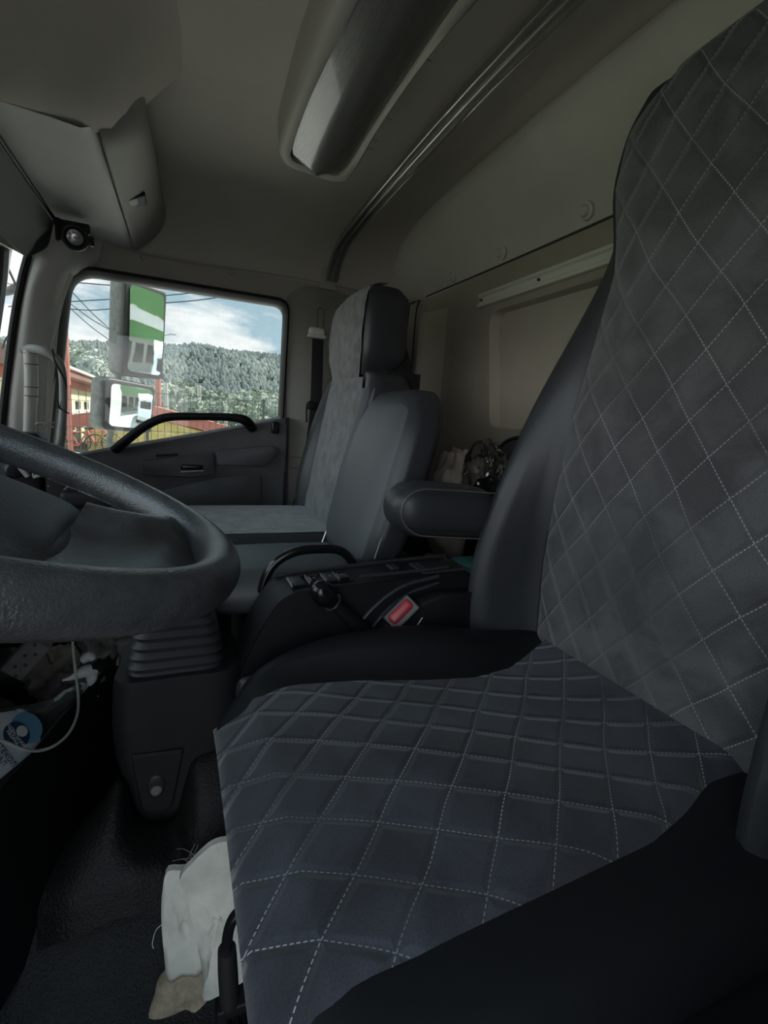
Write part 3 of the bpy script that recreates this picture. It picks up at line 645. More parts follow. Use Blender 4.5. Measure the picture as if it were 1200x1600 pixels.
f=secs[0]; c=V((f[0].x,.5,.46)); secs.insert(0,[V((.040,c.y+(p.y-c.y)*.94,c.z+(p.z-c.z)*.85)) for p in f]); secs.insert(0,[V((.036,c.y+(p.y-c.y)*.7,c.z+(p.z-c.z)*.6)) for p in f])
secs=[[V((p.x+max(0,.51-p.z)*.62+.008,p.y,p.z)) for p in q] if k<3 else q for k,q in enumerate(secs)]
secs[3]=[V((p.x+max(0,.50-p.z)*.35,p.y,p.z)) for p in secs[3]]
g=G(); g.loft(secs,3,4); g.build('cushion',mat('cushion_leatherette',(.011,.012,.014),.5,bump=.12,bscale=300,spec=.28),ds,ang=60)
def cl_(x):
    return lvl(x,CT)
rows=[];uvs=[]
wrap=[(.098,.42,.0),(.076,.455,.0),(.058,.485,0),(.050,.508,0),(.048,.524,0)]
for wx,wz,_ in wrap:
    q=cl_(.052); r=[]
    for j in range(NS+1):
        s=j/NS; y=q[1]+.006+(q[2]-q[1]-.006)*s; 
        sag=.0
        r.append(V((wx-.004,y,wz+ (-.012*max(0,(s-.7)/.3)**2)))); uvs.append((y,wz-.478))
    rows.append(r)
xs=[.052+i*(.70-.052)/110 for i in range(111)]
for x in xs:
    q=cl_(x); r=[]
    for j in range(NS+1):
        s=j/NS; y=q[1]-.004+(q[2]-q[1]+.004)*s
        z=q[3]+.007*math.sin(pi*s)+.004*math.sin(x*14+y*9)*math.sin(pi*s)-.022*max(0,(.10-s)/.10)**2+ (.012*max(0,(x-.56)/.1)**2)
        z-= .012*max(0,(s-.70)/.30)**2*min(1,max(0,(.16-x)/.108))
        r.append(V((x,y,z))); uvs.append((y,x))
    rows.append(r)
g=G(); g.grid(rows,uv=uvs); g.build('quilted_cushion_panel',M_q2,ds,ang=80)
# seat lower side cover near the door and pedestal
g=G(); g.rb((.56,.10,.20),.04,loc=(.42,.155,.40)); g.rb((.10,.12,.22),.03,loc=(.66,.17,.50)); g.build('side_cover',M_side,ds)
g=G(); g.rb((.50,.46,.30),.02,loc=(.36,.50,.20)); g.build('seat_base',M_blk,ds)
g=G(); g.box((.05,.30,.0),(.66,.34,.05)); g.box((.05,.62,.0),(.66,.66,.05)); g.build('seat_rail',M_rub,ds)
# armrest
g=G(); 
A0=at(622,780,'Y',.81)
def arm(p):
    # local: x length 0..1 back, y width, z height
    x=.375+(p.x+.105); y=.822+p.y; z=.792+p.z-.045*0+ (-.10*(p.x+.105)*0.0)
    tilt=-.06*(p.x); return (x,y,z+tilt)
g.rb((.23,.095,.10),(.055,.03,.045),mp=lambda p:arm(p),k=5,m=4,puff=.004); ar=g.build('armrest',M_lea,ds,ang=60)
g=G()
P=[]
for k in range(13):
    a=pi/2+pi*k/12; P.append((-.058+.052*math.cos(a),-.047,.044*math.sin(a)))
P=[(.10,-.047,.046),(.02,-.048,.046)]+P+[(.02,-.048,-.045),(.10,-.047,-.045)]
g.tube([arm(V(p)) for p in P],.0016,5,3); g.build('stitching',mat('seam_thread',(.10,.10,.10),.6),ar)
# seat height lever in front
lv=thing('adjuster_lever','black bent metal lever with a rubber grip in front of the driver seat','lever',at(360,1560,'Y',.40))
g=G(); g.tube([at(x,y,'Y',.40) for x,y in ((405,1390),(380,1418),(362,1440),(355,1470),(354,1510))],.0052,10,5); g.build('rod',M_gloss,lv)
g=G(); g.tube([at(x,y,'Y',.40) for x,y in ((354.5,1482),(356,1515),(358,1550),(359,1568),(359,1574))],[.0085,.0092,.0092,.0085,.004],14,4); g.build('grip',M_rub,lv)

# ------------------------------------------------------------------ passenger seat
ps=thing('passenger_seat','black passenger seat with grey suede centre and tall headrest','seat',(.3,1.52,.2))
def slab(tab,yc,back,m,name,parent,top=.02,nm=3):
    secs=[]
    for z,xc,h,xt,o,th in tab:
        half=[(xc+.010,0),(xc+.008,h*.7),(xc+.003,h),(xt,(h+o)/2),(xt+.012,o-.003),(xt+.06,o),(xc+th-.02,o-.01),(xc+th,o*.6)]
        secs.append([V((x,yc+y,z)) for x,y in half]+[V((x,yc-y,z)) for x,y in reversed(half[1:])])
    l=secs[-1]; c=sum(l,V())/len(l); zt=l[0].z
    
    for kx,ky,kz in ((.95,.97,.35),(.85,.88,.75),(.5,.6,1.0),(.1,.2,1.05)): secs.append([V((p.x*kx+c.x*(1-kx),c.y+(p.y-c.y)*ky,zt+top*kz)) for p in l])
    g=G(); g.loft(secs,3,4); return g.build(name,m,parent,ang=60)
YP=1.525
PT=[(.62,.425,.180,.400,.270,.15),(.75,.445,.180,.410,.272,.15),(.90,.470,.178,.445,.270,.15),(1.02,.492,.172,.480,.262,.14),(1.07,.500,.160,.495,.235,.13)]
slab(PT,YP,.12,M_lea,'backrest',ps,top=.03)
rows=[]
for z in [.64+i*.44/40 for i in range(41)]:
    q=lvl(z,PT); rows.append([V((q[1]-.004-.012*(1-s*s)+.003*noise.noise(V((s*4,z*14,2))),YP+s*q[2],z)) for s in [-1+j/10 for j in range(21)]])
g=G(); g.grid(rows); g.build('suede_back_panel',M_sue,ps,ang=80)
g=G(); rows=[]
for z in [.64+i*.405/24 for i in range(25)]:
    q=lvl(z,PT); a=V((q[1]-.003,YP-q[2],z)); b=V((q[3]-.006,YP-(q[2]+q[4])/2,z)); c=V((q[3]+.012,YP-q[4]-.003,z)); rows.append(crv([a,b,c],4))
g.grid(rows); g.build('side_bolster_panel',M_lea2,ps,ang=80)
# headrest
HT=[(1.09,.500,.13,.505,.145,.12),(1.15,.492,.155,.50,.175,.15),(1.24,.492,.160,.50,.18,.15),(1.29,.498,.157,.508,.175,.15),(1.315,.504,.150,.514,.168,.14),(1.335,.514,.136,.524,.152,.12)]
hr=slab(HT,YP+.015,.1,M_lea,'headrest',ps,top=.014)
rows=[]
for z in [1.075+i*.268/30 for i in range(31)]:
    q=lvl(z,HT); rows.append([V((q[1]-.003-.014*(1-s*s)+.004*noise.noise(V((s*5,z*22,7)))+max(0,z-1.32)*.6,YP+.015+s*(q[2]+.006),z)) for s in [-1+j/10 for j in range(21)]])
l=rows[-1]; 
for dx,dz in ((.012,.006),(.03,.011),(.05,.013)): rows.append([V((p.x+dx,YP+.015+(p.y-YP-.015)*(1-dx*1.5),p.z+dz)) for p in l])
g=G(); g.grid(rows); g.build('suede_head_panel',M_sue,hr,ang=80)
g=G(); q=[(z,lvl(z,PT)) for z in [.66+i*.04 for i in range(11)]]; M_thr=mat('pale_thread',(.25,.25,.24),.7)
g.tube([V((a[3]+.03,YP-a[4]+.0,z)) for z,a in q],.0014,5,2); 
g.build('stitching',M_thr,ps)
g=G(); q=[(z,lvl(z,HT)) for z in [1.10+i*.03 for i in range(8)]]; g.tube([V((a[1]+.010,YP+.015-a[2]-.008,z)) for z,a in q],.0014,5,2); g.build('stitching',M_thr,hr)
# backrest recline wedge behind
g=G(); g.loft([[V((.55,YP-.20,z)),V((.66-.0*z,YP-.20,z)),V((.66,YP+.2,z)),V((.55,YP+.2,z))] for z in (.45,.8,1.10)],1,1); g.loft([[V((.57,YP-.15,1.08)),V((.67,YP-.15,1.08)),V((.67,YP+.15,1.08)),V((.57,YP+.15,1.08))],[V((.59,YP-.10,1.24)),V((.64,YP-.10,1.22)),V((.64,YP+.10,1.22)),V((.59,YP+.10,1.24))]],1,1); g.build('back_shell',M_rub,ps,ang=60)
g=G(); g.rb((.50,.50,.10),(.04,.05,.035),loc=(.20,YP,.585),k=4,puff=.006); g.build('cushion',M_lea,ps)
g=G(); rows=[[V((x,y,.6365+.007*math.sin(pi*(y-1.31)/.44)*math.sin(pi*min(1,max(0,(x+.03)/.46))**.7)-(.02*max(0,(.0-x)/.03)**2))) for y in [1.31+j*.02 for j in range(22)]] for x in [-.03+i*.02 for i in range(24)]]; g.grid(rows); g.build('suede_cushion_panel',M_sue,ps)
g=G(); g.rb((.42,.40,.40),.02,loc=(.22,YP,.34)); g.build('seat_base',M_blk,ps)
g=G(); g.tube([at(503,850,'Y',1.24),at(522,800,'Y',1.25)],.003,6); g.tube([at(516,845,'Y',1.24),at(525,815,'Y',1.25)],.003,6); g.build('seat_bracket',M_metal,ps)

# ------------------------------------------------------------------ middle seat
msq=thing('middle_seat','plain smooth black leatherette middle seat between the other two','seat',(.3,1.06,.2))
YM=1.07
def midmap(p):
    z=.825+p.z; x=.445+p.x+.28*p.z+ (.0); y=YM+p.y*(1-.10*max(0,p.z)/.2) ; return (x,y,z)
g=G(); g.rb((.11,.345,.40),(.035,.085,.10),mp=midmap,k=6,m=8,puff=.006,front=1); mb=g.build('backrest',[M_lea,M_lea2],msq,ang=70)
g=G(); P=[]
for k in range(0,14):
    t=k/13; P.append((-.028+.0*t,-.1715,-.15+.24*t))
g.tube([midmap(V((p[0],p[1]+ (0 if p[2]<.06 else (p[2]-.06)*.3),p[2]))) for p in P],.0014,5,2); g.build('stitching',M_thr,mb)
g=G(); g.rb((.37,.28,.09),(.05,.05,.04),loc=(.225,1.075,.595),k=4,puff=.008); g.build('cushion',M_lea2,msq)
g=G(); g.rb((.28,.24,.36),.02,loc=(.26,1.07,.36)); g.build('seat_base',M_blk,msq)
g=G(); c=V((.455,.955,.655)); g.lathe([(0,.022),(.018,.022),(.022,.016),(.022,0)],c,(0,-1,0),18); g.build('recliner_pivot',M_blk,msq)
g=G(); g.lathe([(0,.026),(.007,.026),(.008,.022)],c,(0,-1,0),12); g.build('pivot_bolt',M_metal,msq)

# ------------------------------------------------------------------ centre console
co=thing('centre_console','low black centre console with switches beside the driver seat','console',(.35,.86,.15))
def cpt(x,y,z): return V((x,y,z))
# side profile in XZ
prof=[(.085,.18),(.082,.44),(.098,.52),(.135,.60),(.165,.645),(.20,.655),(.36,.663),(.535,.672),(.56,.655),(.565,.18)]
g=G(); rows=[]
pr=[]
Pp=[V((x,0,z)) for x,z in prof]
Pq=rrect(Pp,[.002,.05,.02,.02,.02,.015,.05,.02,.01,.002],4)
for y,ins in ((.800,.006),(.796,.0),(.80,-.0),(.905,0),(.912,.006)):
    c=V((.4,0,.42)); rows.append([V((p.x+(c.x-p.x)*ins*1.5,y,p.z+(c.z-p.z)*ins*1.5)) for p in Pq])
g.grid(rows,cu=True); g.add(rows[0],[tuple(range(len(Pq)))]); g.add(rows[-1],[tuple(range(len(Pq)))])
cons=g.build('console_body',M_blk,co,ang=40)
def ctop(x): 
    for (a,b),(c,d) in zip(prof,prof[1:]):
        if a<=x<=c and a>.15: return b+(d-b)*(x-a)/(c-a)
    return .66
g=G(); g.prism([V((.185,.812,.654)),V((.30,.812,.660)),V((.30,.866,.660)),V((.185,.866,.654))],(0,0,.003),bev=.0015); sp_=g.build('switch_panel',M_gloss,co,ang=30)
for i,(x,kk) in enumerate(((.200,M_lea),(.232,M_gloss),(.262,M_lea),(.286,M_gloss))):
    g=G(); z=ctop(x)+.0035; g.rb((.022,.040,.006),.003,loc=(x,.838,z)); sw=g.build('rocker_switch',kk,co)
    g=G(); g.box((x-.0135,.817,z-.002),(x-.0125,.860,z+.003),.0004); g.box((x-.003,.835,z+.003),(x+.002,.840,z+.0036),.0003); g.build('switch_mark',M_card,sw)
g=G(); g.tube([V((.17,.895,.652)),V((.4,.897,.668)),V((.54,.897,.674))],.004,6); g.tube([V((.31,.808,.670)),V((.45,.808,.675)),V((.50,.812,.678))],.003,6); g.build('edge_bead',M_lea,co)
g=G(); g.prism([V((.44,.803,.667)),V((.545,.803,.671)),V((.545,.87,.671)),V((.44,.87,.667))],(0,0,.004),bev=.002); g.build('cup_tray_rim',M_lea,co)
g=G(); g.box((.452,.812,.668),(.535,.862,.6755),.002); g.build('tray_opening',M_rub,co)
g=G(); g.rb((.018,.03,.006),.002,loc=(.40,.86,.668)); g.build('vent_slat',M_lea,co)
# boss hugging the lever slot
g=G(); g.loft([[V((.345+dx,y,.30)),V((.33+dx,y,.50)),V((.36+dx,y,.585)),V((.43+dx,y,.628)),V((.50,y,.635)),V((.555,y,.60)),V((.555,y,.30))] for y,dx in ((.80,0),(.775,.012),(.770,.03))],4,2); g.build('lever_housing',M_blk,co,ang=50)
g=G(); sl_=[(.335,.48),(.35,.56),(.40,.615),(.46,.645),(.50,.655)]
g.tube([V((x,.795,z)) for x,z in [(.27,.46),(.285,.53),(.325,.60),(.39,.648),(.47,.665)]],.004,8,5); g.tube([V((x,.793,z)) for x,z in [(.295,.46),(.31,.52),(.345,.585),(.40,.632),(.47,.652)]],.0035,8,5); g.build('slot_bead',M_lea,co)
g=G(); g.rb((.16,.02,.10),.02,loc=(.17,.79,.46)); g.build('lower_pocket',M_lea,co)
# grab bar behind the console
gb=thing('grab_bar','glossy black bent grab bar rising beside the console','handle',(.25,.93,.62))
g=G(); g.tube([at(x,y,'Y',.935) for x,y in ((408,925),(416,900),(432,878),(462,862),(500,858),(530,860),(548,875),(560,905))],.0095,12,6); g.build('bar',M_gloss,gb)
# lever with knob
lk=thing('brake_lever','short black hand lever with a shiny knob on the console side','lever',(.33,.78,.53))
k0=at(506,928,'Y',.765); k1=at(566,984,'Y',.785); dv=(k0-k1).normalized()
g=G(); g.lathe([(.0,.026),(.010,.025),(.017,.018),(.021,.004),(.021,-.007),(.015,-.020),(.009,-.025)],k0,dv,24); g.build('knob',M_gloss,lk)
g=G(); g.tube([k0-dv*.015,k0.lerp(k1,.5),k1,k1-dv*.03],[.008,.012,.016,.017],14,3); g.build('shaft',M_blk,lk)
g=G(); c=k0-dv*.026
xx=dv.orthogonal().normalized(); yy_=dv.cross(xx)
g.tube([c+(xx*math.cos(a)+yy_*math.sin(a))*.0155 for a in [k*2*pi/16 for k in range(16)]],.0022,6,2,closed=True); g.build('lock_ring',M_lea,lk)
# buckle
bu=thing('belt_buckle','seat belt buckle with red release button beside the driver cushion','buckle',(.42,.785,.56))
bc=at(627,957,'Y',.772); bn=V((-.45,-.62,.62)).normalized(); bx=V((.75,-.1,.60)); 
l0=at(607,975,'Y',.772); l1=at(645,937,'Y',.772); bx=(l1-l0).normalized(); bn=(CP-bc).normalized(); bn=(bn-bx*bn.dot(bx)).normalized(); by=bn.cross(bx)
RM=Matrix((bx,by,bn)).transposed()
g=G(); g.rb((.068,.042,.05),.006,loc=bc-bn*.022,rot=RM,k=3); g.build('buckle_case',M_rub,bu)
g=G(); g.rb((.062,.034,.010),.004,loc=bc-bn*.0+by*(-.001),rot=RM,k=3); g.build('button_frame',M_card,bu)
g=G(); g.rb((.053,.022,.012),.008,loc=bc+bn*.004+by*.002,rot=RM,k=4); g.build('release_button',M_red,bu)
g=G(); g.tube([bc-bn*.04,bc-bn*.04+V((.03,0,-.05)),V((.46,.78,.45))],[.016,.013,.013],8,3,flat=.4); g.build('stalk',M_rub,bu)
g=G(); a=at(660,965,'Y',.765); b=at(650,980,'Y',.765); g.tube([a,b],.0012,5); g.build('label_edge',M_white,bu)

# ------------------------------------------------------------------ gear pedestal with bellows
gp=thing('gear_pedestal','black pedestal with ribbed rubber bellows in front of the console','pedestal',(0,.9,.16))
ypf=.80
g=G(); 
def ps_(z,x0,x1,y0,y1): return [V((x,y,z)) for x,y in ((x0,y0),((x0+x1)/2,y0-.004),(x1,y0),(x1+.004,(y0+y1)/2),(x1,y1),((x0+x1)/2,y1+.004),(x0,y1),(x0-.004,(y0+y1)/2))]
L_=[at(x,y,'Y',ypf) for x,y in ((183,1075),(182,1140),(190,1190),(203,1240),(212,1300))]
R_=[at(x,y,'Y',ypf) for x,y in ((372,1060),(370,1130),(355,1180),(330,1215),(286,1300))]
secs=[]
for a,b in zip(L_,R_):
    z=(a.z+b.z)/2; secs.append(ps_(z,a.x,b.x,ypf,ypf+.14))
t0=secs[0]; secs.insert(0,[V((p.x*.97,p.y,p.z+.014)) for p in t0])
g.loft(secs,4,4); ped=g.build('pedestal_cover',M_ped,gp,ang=60)
g=G(); 
zz=secs[0][0].z
rows=[]
nb=7
for i in range(nb*4+1):
    t=i/(nb*4); z=zz-.004+t*.115; s=1-.30*t**1.3; w=.075*s*(1+.05*math.cos(i*pi/2)); d=.058*s*(1+.05*math.cos(i*pi/2))
    cx=-.002-.0*t; cy=ypf+.066
    c4=[V((cx-w,cy-d,z)),V((cx+w,cy-d,z)),V((cx+w,cy+d,z)),V((cx-w,cy+d,z))]
    rows.append(rrect(c4,.03*s,4))
g.grid(rows,cu=True); g.add(rows[-1],[tuple(range(len(rows[-1])))]); g.build('bellows',mat('bellows_rubber',(.03,.031,.034),.45,var=.1),gp,ang=50)
g=G(); fpz=[at(205,1178,'Y',ypf-.006),at(287,1168,'Y',ypf-.006),at(268,1262,'Y',ypf-.006),at(222,1268,'Y',ypf-.006)]
g.prism(rrect(fpz,[.004,.004,.015,.015],4),(0,-.008,0),bev=.004); g.build('bolt_plate',M_ped,gp)
g=G(); c=at(244,1228,'Y',ypf-.013); g.rb((.028,.008,.040),(.013,.003,.018),loc=c,k=4); g.build('bolt_recess',M_rub,gp)
g=G(); c=at(244,1236,'Y',ypf-.017); g.lathe([(0,.003),(.003,.003),(.004,.004),(.007,.003),(.009,0)],c,(0,-1,0),18); g.build('bolt',M_dust,gp)
# floor tunnel carpet / vinyl raised ring around the pedestal
g=G(); P=[at(x,y,'Y',yy) for x,y,yy in ((100,1320,.76),(150,1262,.775),(187,1222,.785),(205,1262,.775),(222,1285,.77),(250,1290,.765),(275,1275,.77),(290,1225,.78),(305,1190,.785),(345,1172,.79),(385,1165,.79))]
lo=[at(x,y,'Y',yy) for x,y,yy in ((60,1420,.70),(110,1400,.69),(160,1380,.69),(190,1370,.69),(215,1365,.69),(250,1365,.69),(280,1365,.69),(305,1350,.69),(325,1340,.69),(360,1330,.69),(400,1330,.69))]
mid_=[a.lerp(b,.45)+V((0,-.008,.006)) for a,b in zip(P,lo)]
bk_=[p+V((0,.03,-.02)) for p in P]
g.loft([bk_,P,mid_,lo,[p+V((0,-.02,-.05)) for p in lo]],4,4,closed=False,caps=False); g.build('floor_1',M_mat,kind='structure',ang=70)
# mat edge ridges
g=G(); 
for dy in (0,12):
    g.tube([at(x,y+dy,'Z',.012) for x,y in ((-30,1455),(30,1452),(70,1456),(105,1475),(135,1497),(170,1504),(230,1498),(300,1490))],.006-dy*.0002,8,6)
g.build('floor_2',M_mat,kind='structure')

# ------------------------------------------------------------------ steering wheel
W=V((-.174,.482,.890)); ti=.378
wn=V((math.sin(ti),0,math.cos(ti))); wa=V((math.cos(ti),0,-math.sin(ti))); wb=V((0,1,0)); RW=.2265; rw=.0192
st=thing('steering_wheel','large black grained steering wheel with a dusty horn pad','steering wheel',tuple(W-wn*.1))
def wp(a,b,n=0): return W+wa*a+wb*b+wn*n
g=G(); n=128; rows=[]
for i in range(n):
    th=2*pi*i/n; e=wa*math.cos(th)+wb*math.sin(th)
    k=1+.10*math.exp(-((math.sin(th))/.35)**2)*(1 if math.cos(th)>0 else 1)
    rows.append([W+e*(RW+rw*.92*k*math.cos(q))+wn*(rw*math.sin(q)*(1.12)) for q in [j*2*pi/20 for j in range(20)]])
g.grid(rows,cu=True,cv=True); g.build('rim',M_wheel,st)
for sg in (1,-1):
    g=G(); secs=[]
    cb=-.030*sg
    for r_,w_,n0 in ((.100,.080,.000),(.125,.078,.003),(.15,.080,.007),(.175,.088,.008),(.198,.100,.004),(.222,.112,.000)):
        secs.append([wp(sg*r_*(1-.16*max(0,abs(cb*(r_<.18)+b*w_)-.05)/.06*(r_>.17)),cb*(1-max(0,(r_-.15)/.053))+b*w_,n0+nn) for b,nn in ((-1,-.016),(-.75,-.016),(-.4,-.016),(0,-.015),(.45,-.010),(.8,.002),(1,.004),(1.08,-.010),(.9,-.030),(0,-.036),(-.9,-.030),(-1.08,-.010))])
    g.loft(secs,4,4); g.build('spoke',M_wheel,st,ang=70)
def hubmap(p): return wp(p.x,p.y,-.030+p.z-.35*(p.x**2+p.y**2))
g=G(); g.rb((.214,.205,.055),(.03,.045,.016),mp=hubmap,k=5,m=5,puff=.008); g.build('horn_pad',M_hub,st,ang=60)
g=G(); g.rb((.20,.19,.03),(.05,.05,.012),mp=lambda p:wp(p.x,p.y,-.045+p.z),k=4,m=3); g.build('hub_back',M_rub,st)
sc_=thing('steering_column','black steering column cover below the wheel','steering column',(-.3,.48,.5))
g=G(); g.tube([wp(0,0,-.035),wp(0,0,-.12),wp(-.03,0,-.30),wp(-.06,0,-.48)],[.05,.065,.07,.06],16,4); g.build('column_cover',M_blk,sc_)
g=G(); g.tube([wp(0,.05,-.07),wp(.03,.13,-.065),wp(.05,.19,-.06)],[.007,.006,.008],8,3); g.build('stalk_switch',M_blk,sc_)

# ------------------------------------------------------------------ dashboard
da=thing('dashboard','black dashboard seen through the steering wheel','dashboard',(-.5,1.0,.4))
g=G(); secs=[]
for y in (-.12,.3,.7,.95,1.2,1.6,1.87):
    xr=-.36 if y>.75 else -.42; xr= -.34 if y>1.2 else xr
    secs.append([V((-.60,y,.80)),V((-.48,y,.835)),V((xr-.04,y,.82)),V((xr,y,.79)),V((xr+.01,y,.72)),V((xr-.02,y,.58)),V((xr-.10,y,.50)),V((-.60,y,.48))])
g.loft(secs,3,3); g.build('dash_body',M_blk,da,ang=60)
g=G(); c=at(108,752,'Y',.95); g.box(at(68,722,'Y',.96)+V((0,0,0)),at(145,790,'Y',.96)+V((0,.06,0)),.006); g.build('centre_panel',M_crumb,da)
g=G(); 
for (x,y,r) in ((112,772,.013),(131,770,.012)):
    c=at(x,y,'Y',.953); g.tube([c+V((math.cos(a)*r,0,math.sin(a)*r)) for a in [k*pi/8 for k in range(0,9)]],.0007,5,2)
    for k in range(5): a=k*pi/4; g.tube([c+V((math.cos(a)*r*.7,0,math.sin(a)*r*.7)),c+V((math.cos(a)*r*.9,0,math.sin(a)*r*.9))],.0006,4,1)
g.build('dial',M_gray,da)
g=G(); g.rb((.055,.06,.10),.012,loc=at(42,722,'Y',.99)); g.build('air_vent',M_blk,da)
g=G(); g.tube([at(x,y,'Y',.93) for x,y in ((18,712),(30,728),(44,745))],.004,6); g.tube([at(x,y,'Y',.93) for x,y in ((24,702),(38,706),(50,720),(52,745))],.0015,6); g.tube([at(x,y,'Y',.93) for x,y in ((52,746),(70,740))],.003,6); g.build('vent_trim',M_gray,da)
g=G(); g.lathe([(0,.018),(.010,.016),(.013,.0)],at(22,735,'Y',.95),(.3,-1,.1),20); g.build('air_control_knob',M_blk,da)
g=G(); g.rb((.03,.02,.018),.004,loc=at(150,764,'Y',.93)); g.build('dash_knob',M_gray,da)
g=G(); g.rb((.08,.05,.03),.01,loc=at(138,778,'Y',.96)); g.build('knob_housing',M_blk,da)
ci=thing('coin_dish','thin silver rim of a round tin lying beyond the steering wheel','tin',at(244,815,'Y',.96))
g=G(); c=at(244,817,'Y',.96); g.tube([c+V((math.cos(a)*.02,math.sin(a)*.02,0)) for a in [k*2*pi/20 for k in range(20)]],.0016,6,2,closed=True); g.build('rim',M_metal,ci)
g=G(); g.lathe([(0,0),(.019,0),(.019,-.012),(0,-.012)],c,(0,0,1),20); g.build('tin_body',M_blk,ci)
# shelf between dashboard and gear pedestal carrying the tin
g=G(); g.box((-.07,.93,.60),(.02,1.0,.738),.01); g.build('side_pocket',M_blk,da)
# lower tray with litter
tr=thing('dash_tray','black lower tray of the dashboard full of litter','tray',(-.35,1.1,.2))
tA=V((-.245,.715,.405)); tB=V((-.112,1.205,.405))
g=G(); inn_=V((-.03,.012,0)); lowA=tA+V((.05,.0,-.36)); lowB=tB+V((.05,0,-.30))
g.loft([[tA+V((-.02,-.06,0)),tA,tA.lerp(tB,.5),tB,tB+V((.0,.10,0))],[p+V((.012,0,-.015)) for p in (tA+V((-.02,-.06,0)),tA,tA.lerp(tB,.5),tB,tB+V((.0,.10,0)))],[p+V((.02,0,-.30)) for p in (tA+V((-.02,-.06,0)),tA,tA.lerp(tB,.5),tB,tB+V((.0,.10,0)))]],3,3,closed=False,caps=False)
g.loft([[tA+V((-.02,-.06,0)),tA,tA.lerp(tB,.5),tB,tB+V((.0,.10,0))],[p+inn_ for p in (tA+V((-.02,-.06,0)),tA,tA.lerp(tB,.5),tB,tB+V((.0,.10,0)))],[p+inn_+V((-.01,0,-.12)) for p in (tA+V((-.02,-.06,0)),tA,tA.lerp(tB,.5),tB,tB+V((.0,.10,0)))]],3,3,closed=False,caps=False)
g.build('tray_wall',M_blk,tr,ang=60)
g=G(); g.prism([V((-.62,.60,.30)),V((-.25,.66,.30)),V((-.12,1.30,.30)),V((-.62,1.30,.30))],(0,0,-.02)); g.build('tray_floor',M_blk,tr)
g=G(); g.prism([V((-.62,1.30,.30)),V((-.10,1.30,.30)),V((-.10,1.30,.47)),V((-.62,1.30,.47))],(0,.02,0)); g.build('tray_end',M_blk,tr)
def lump(name,c,s,m,label=None,cat=None,seed=0,amp=.35,fr=2.2,parent=None,n=22,group=None,ang=80):
    g=G(); rows=[]; c=V(c); s=V(s)
    for i in range(n+1):
        th=pi*i/n; row=[]
        for j in range(n*2):
            ph=pi*j/n; d=V((math.sin(th)*math.cos(ph),math.sin(th)*math.sin(ph),math.cos(th)))
            k=1+amp*(noise.noise(d*fr+V((seed,seed*.7,0)))+.5*abs(noise.noise(d*fr*2.3+V((seed,0,5)))))
            row.append(c+V((d.x*s.x*k,d.y*s.y*k,d.z*s.z*k)))
        rows.append(row)
    g.grid(rows,cu=True); return g.build(name,m,parent,label=label,cat=cat,ang=ang,group=group)
lump('folded_cloth',(-.33,.94,.355),(.09,.12,.045),M_dgreen,'dark green cloth heaped in the dashboard tray','cloth',3)
lump('crumpled_cloth',(-.20,1.06,.372),(.045,.05,.04),M_bag,'mauve crumpled cloth behind the spray bottle head','cloth',5,.5,3)
lump('crumpled_bag',(-.15,1.17,.405),(.05,.05,.045),M_card,'grey crumpled plastic bag in the tray next to the pedestal','bag',8,.7,3)
lump('crumpled_cloth',(-.24,1.14,.385),(.05,.05,.045),M_cloth,'brownish crumpled rag at the far end of the tray','cloth',11,.5,3)
lump('tin_box',(-.33,1.16,.385),(.06,.04,.05),M_rub,'round dark tub at the far end of the tray','tub',13,.1,1)
g=G(); c=at(45,1022,'Y',1.0); xr=(at(62,1000,'Y',1.0)-at(25,1040,'Y',1.0)).normalized(); g.rb((.075,.045,.04),.004,loc=c,rot=Matrix((xr,V((0,1,0)),xr.cross(V((0,1,0)))) ).transposed()); 
pb=g.build('power_strip',M_card,label='pale grey socket box with paired holes in the tray',cat='socket box')
g=G(); 
for i in range(3):
    for j in range(2): g.rb((.005,.003,.005),.001,loc=c+xr*(-.024+i*.024)+V((0,-.023,-.010+j*.018)))
g.build('socket_hole',M_seam,pb)
# spray bottle
b0=at(-30,1270,'Y',.80); b1=at(150,1065,'Y',.98); b0=V((-.272,.80,.425)); b1=at(118,1085,'Y',1.0)
ba=(b1-b0).normalized(); sbv=thing('spray_bottle','clear spray bottle with blue and white label lying in the tray','bottle',tuple(b0))
bn_=(CP-(b0+b1)/2).normalized(); bn_=(bn_-ba*bn_.dot(ba)).normalized(); bs=ba.cross(bn_)
Lb=(b1-b0).length
def oval(t,w,d,k=16): return [b0+ba*t+bs*(w*math.cos(q))*(-1)+bn_*(d*math.sin(q)) for q in [j*2*pi/k for j in range(k)]]
g=G(); g.loft([oval(-.12,.050,.026),oval(-.05,.054,.028),oval(.04,.054,.028),oval(.09,.046,.025),oval(.13,.028,.020),oval(.17,.020,.016),oval(.20,.022,.017),oval(.235,.016,.014),oval(Lb-.01,.013,.013)],1,3); bot=g.build('bottle_body',M_clear,sbv)
M_lab=mat('label_white',(.60,.62,.66),.5); M_navy=mat('label_navy',(.02,.04,.10),.5); M_blue=mat('label_blue',(.12,.30,.45),.5)
g=G(); rows=[]
for t in (-.12,-.06,0,.05,.082): 
    wd=.046 if t<.08 else .034; rows.append([b0+ba*t+bs*(wd*s)+bn_*(.0285*math.sqrt(max(0,1-(s*.82)**2))+.0012) for s in [-1+j/6 for j in range(13)]])
g.grid(rows); lab=g.build('label',M_lab,bot)
def disc(c,rad,m,name,h,parent,sx=1):
    g=G(); pts=[c+(ba*math.cos(a)+bs*math.sin(a)*sx)*rad+bn_*h for a in [k*2*pi/28 for k in range(28)]]; g.prism(pts,bn_*.0006); return g.build(name,m,parent,smooth=False)
lc=b0+ba*.045+bn_*.0297
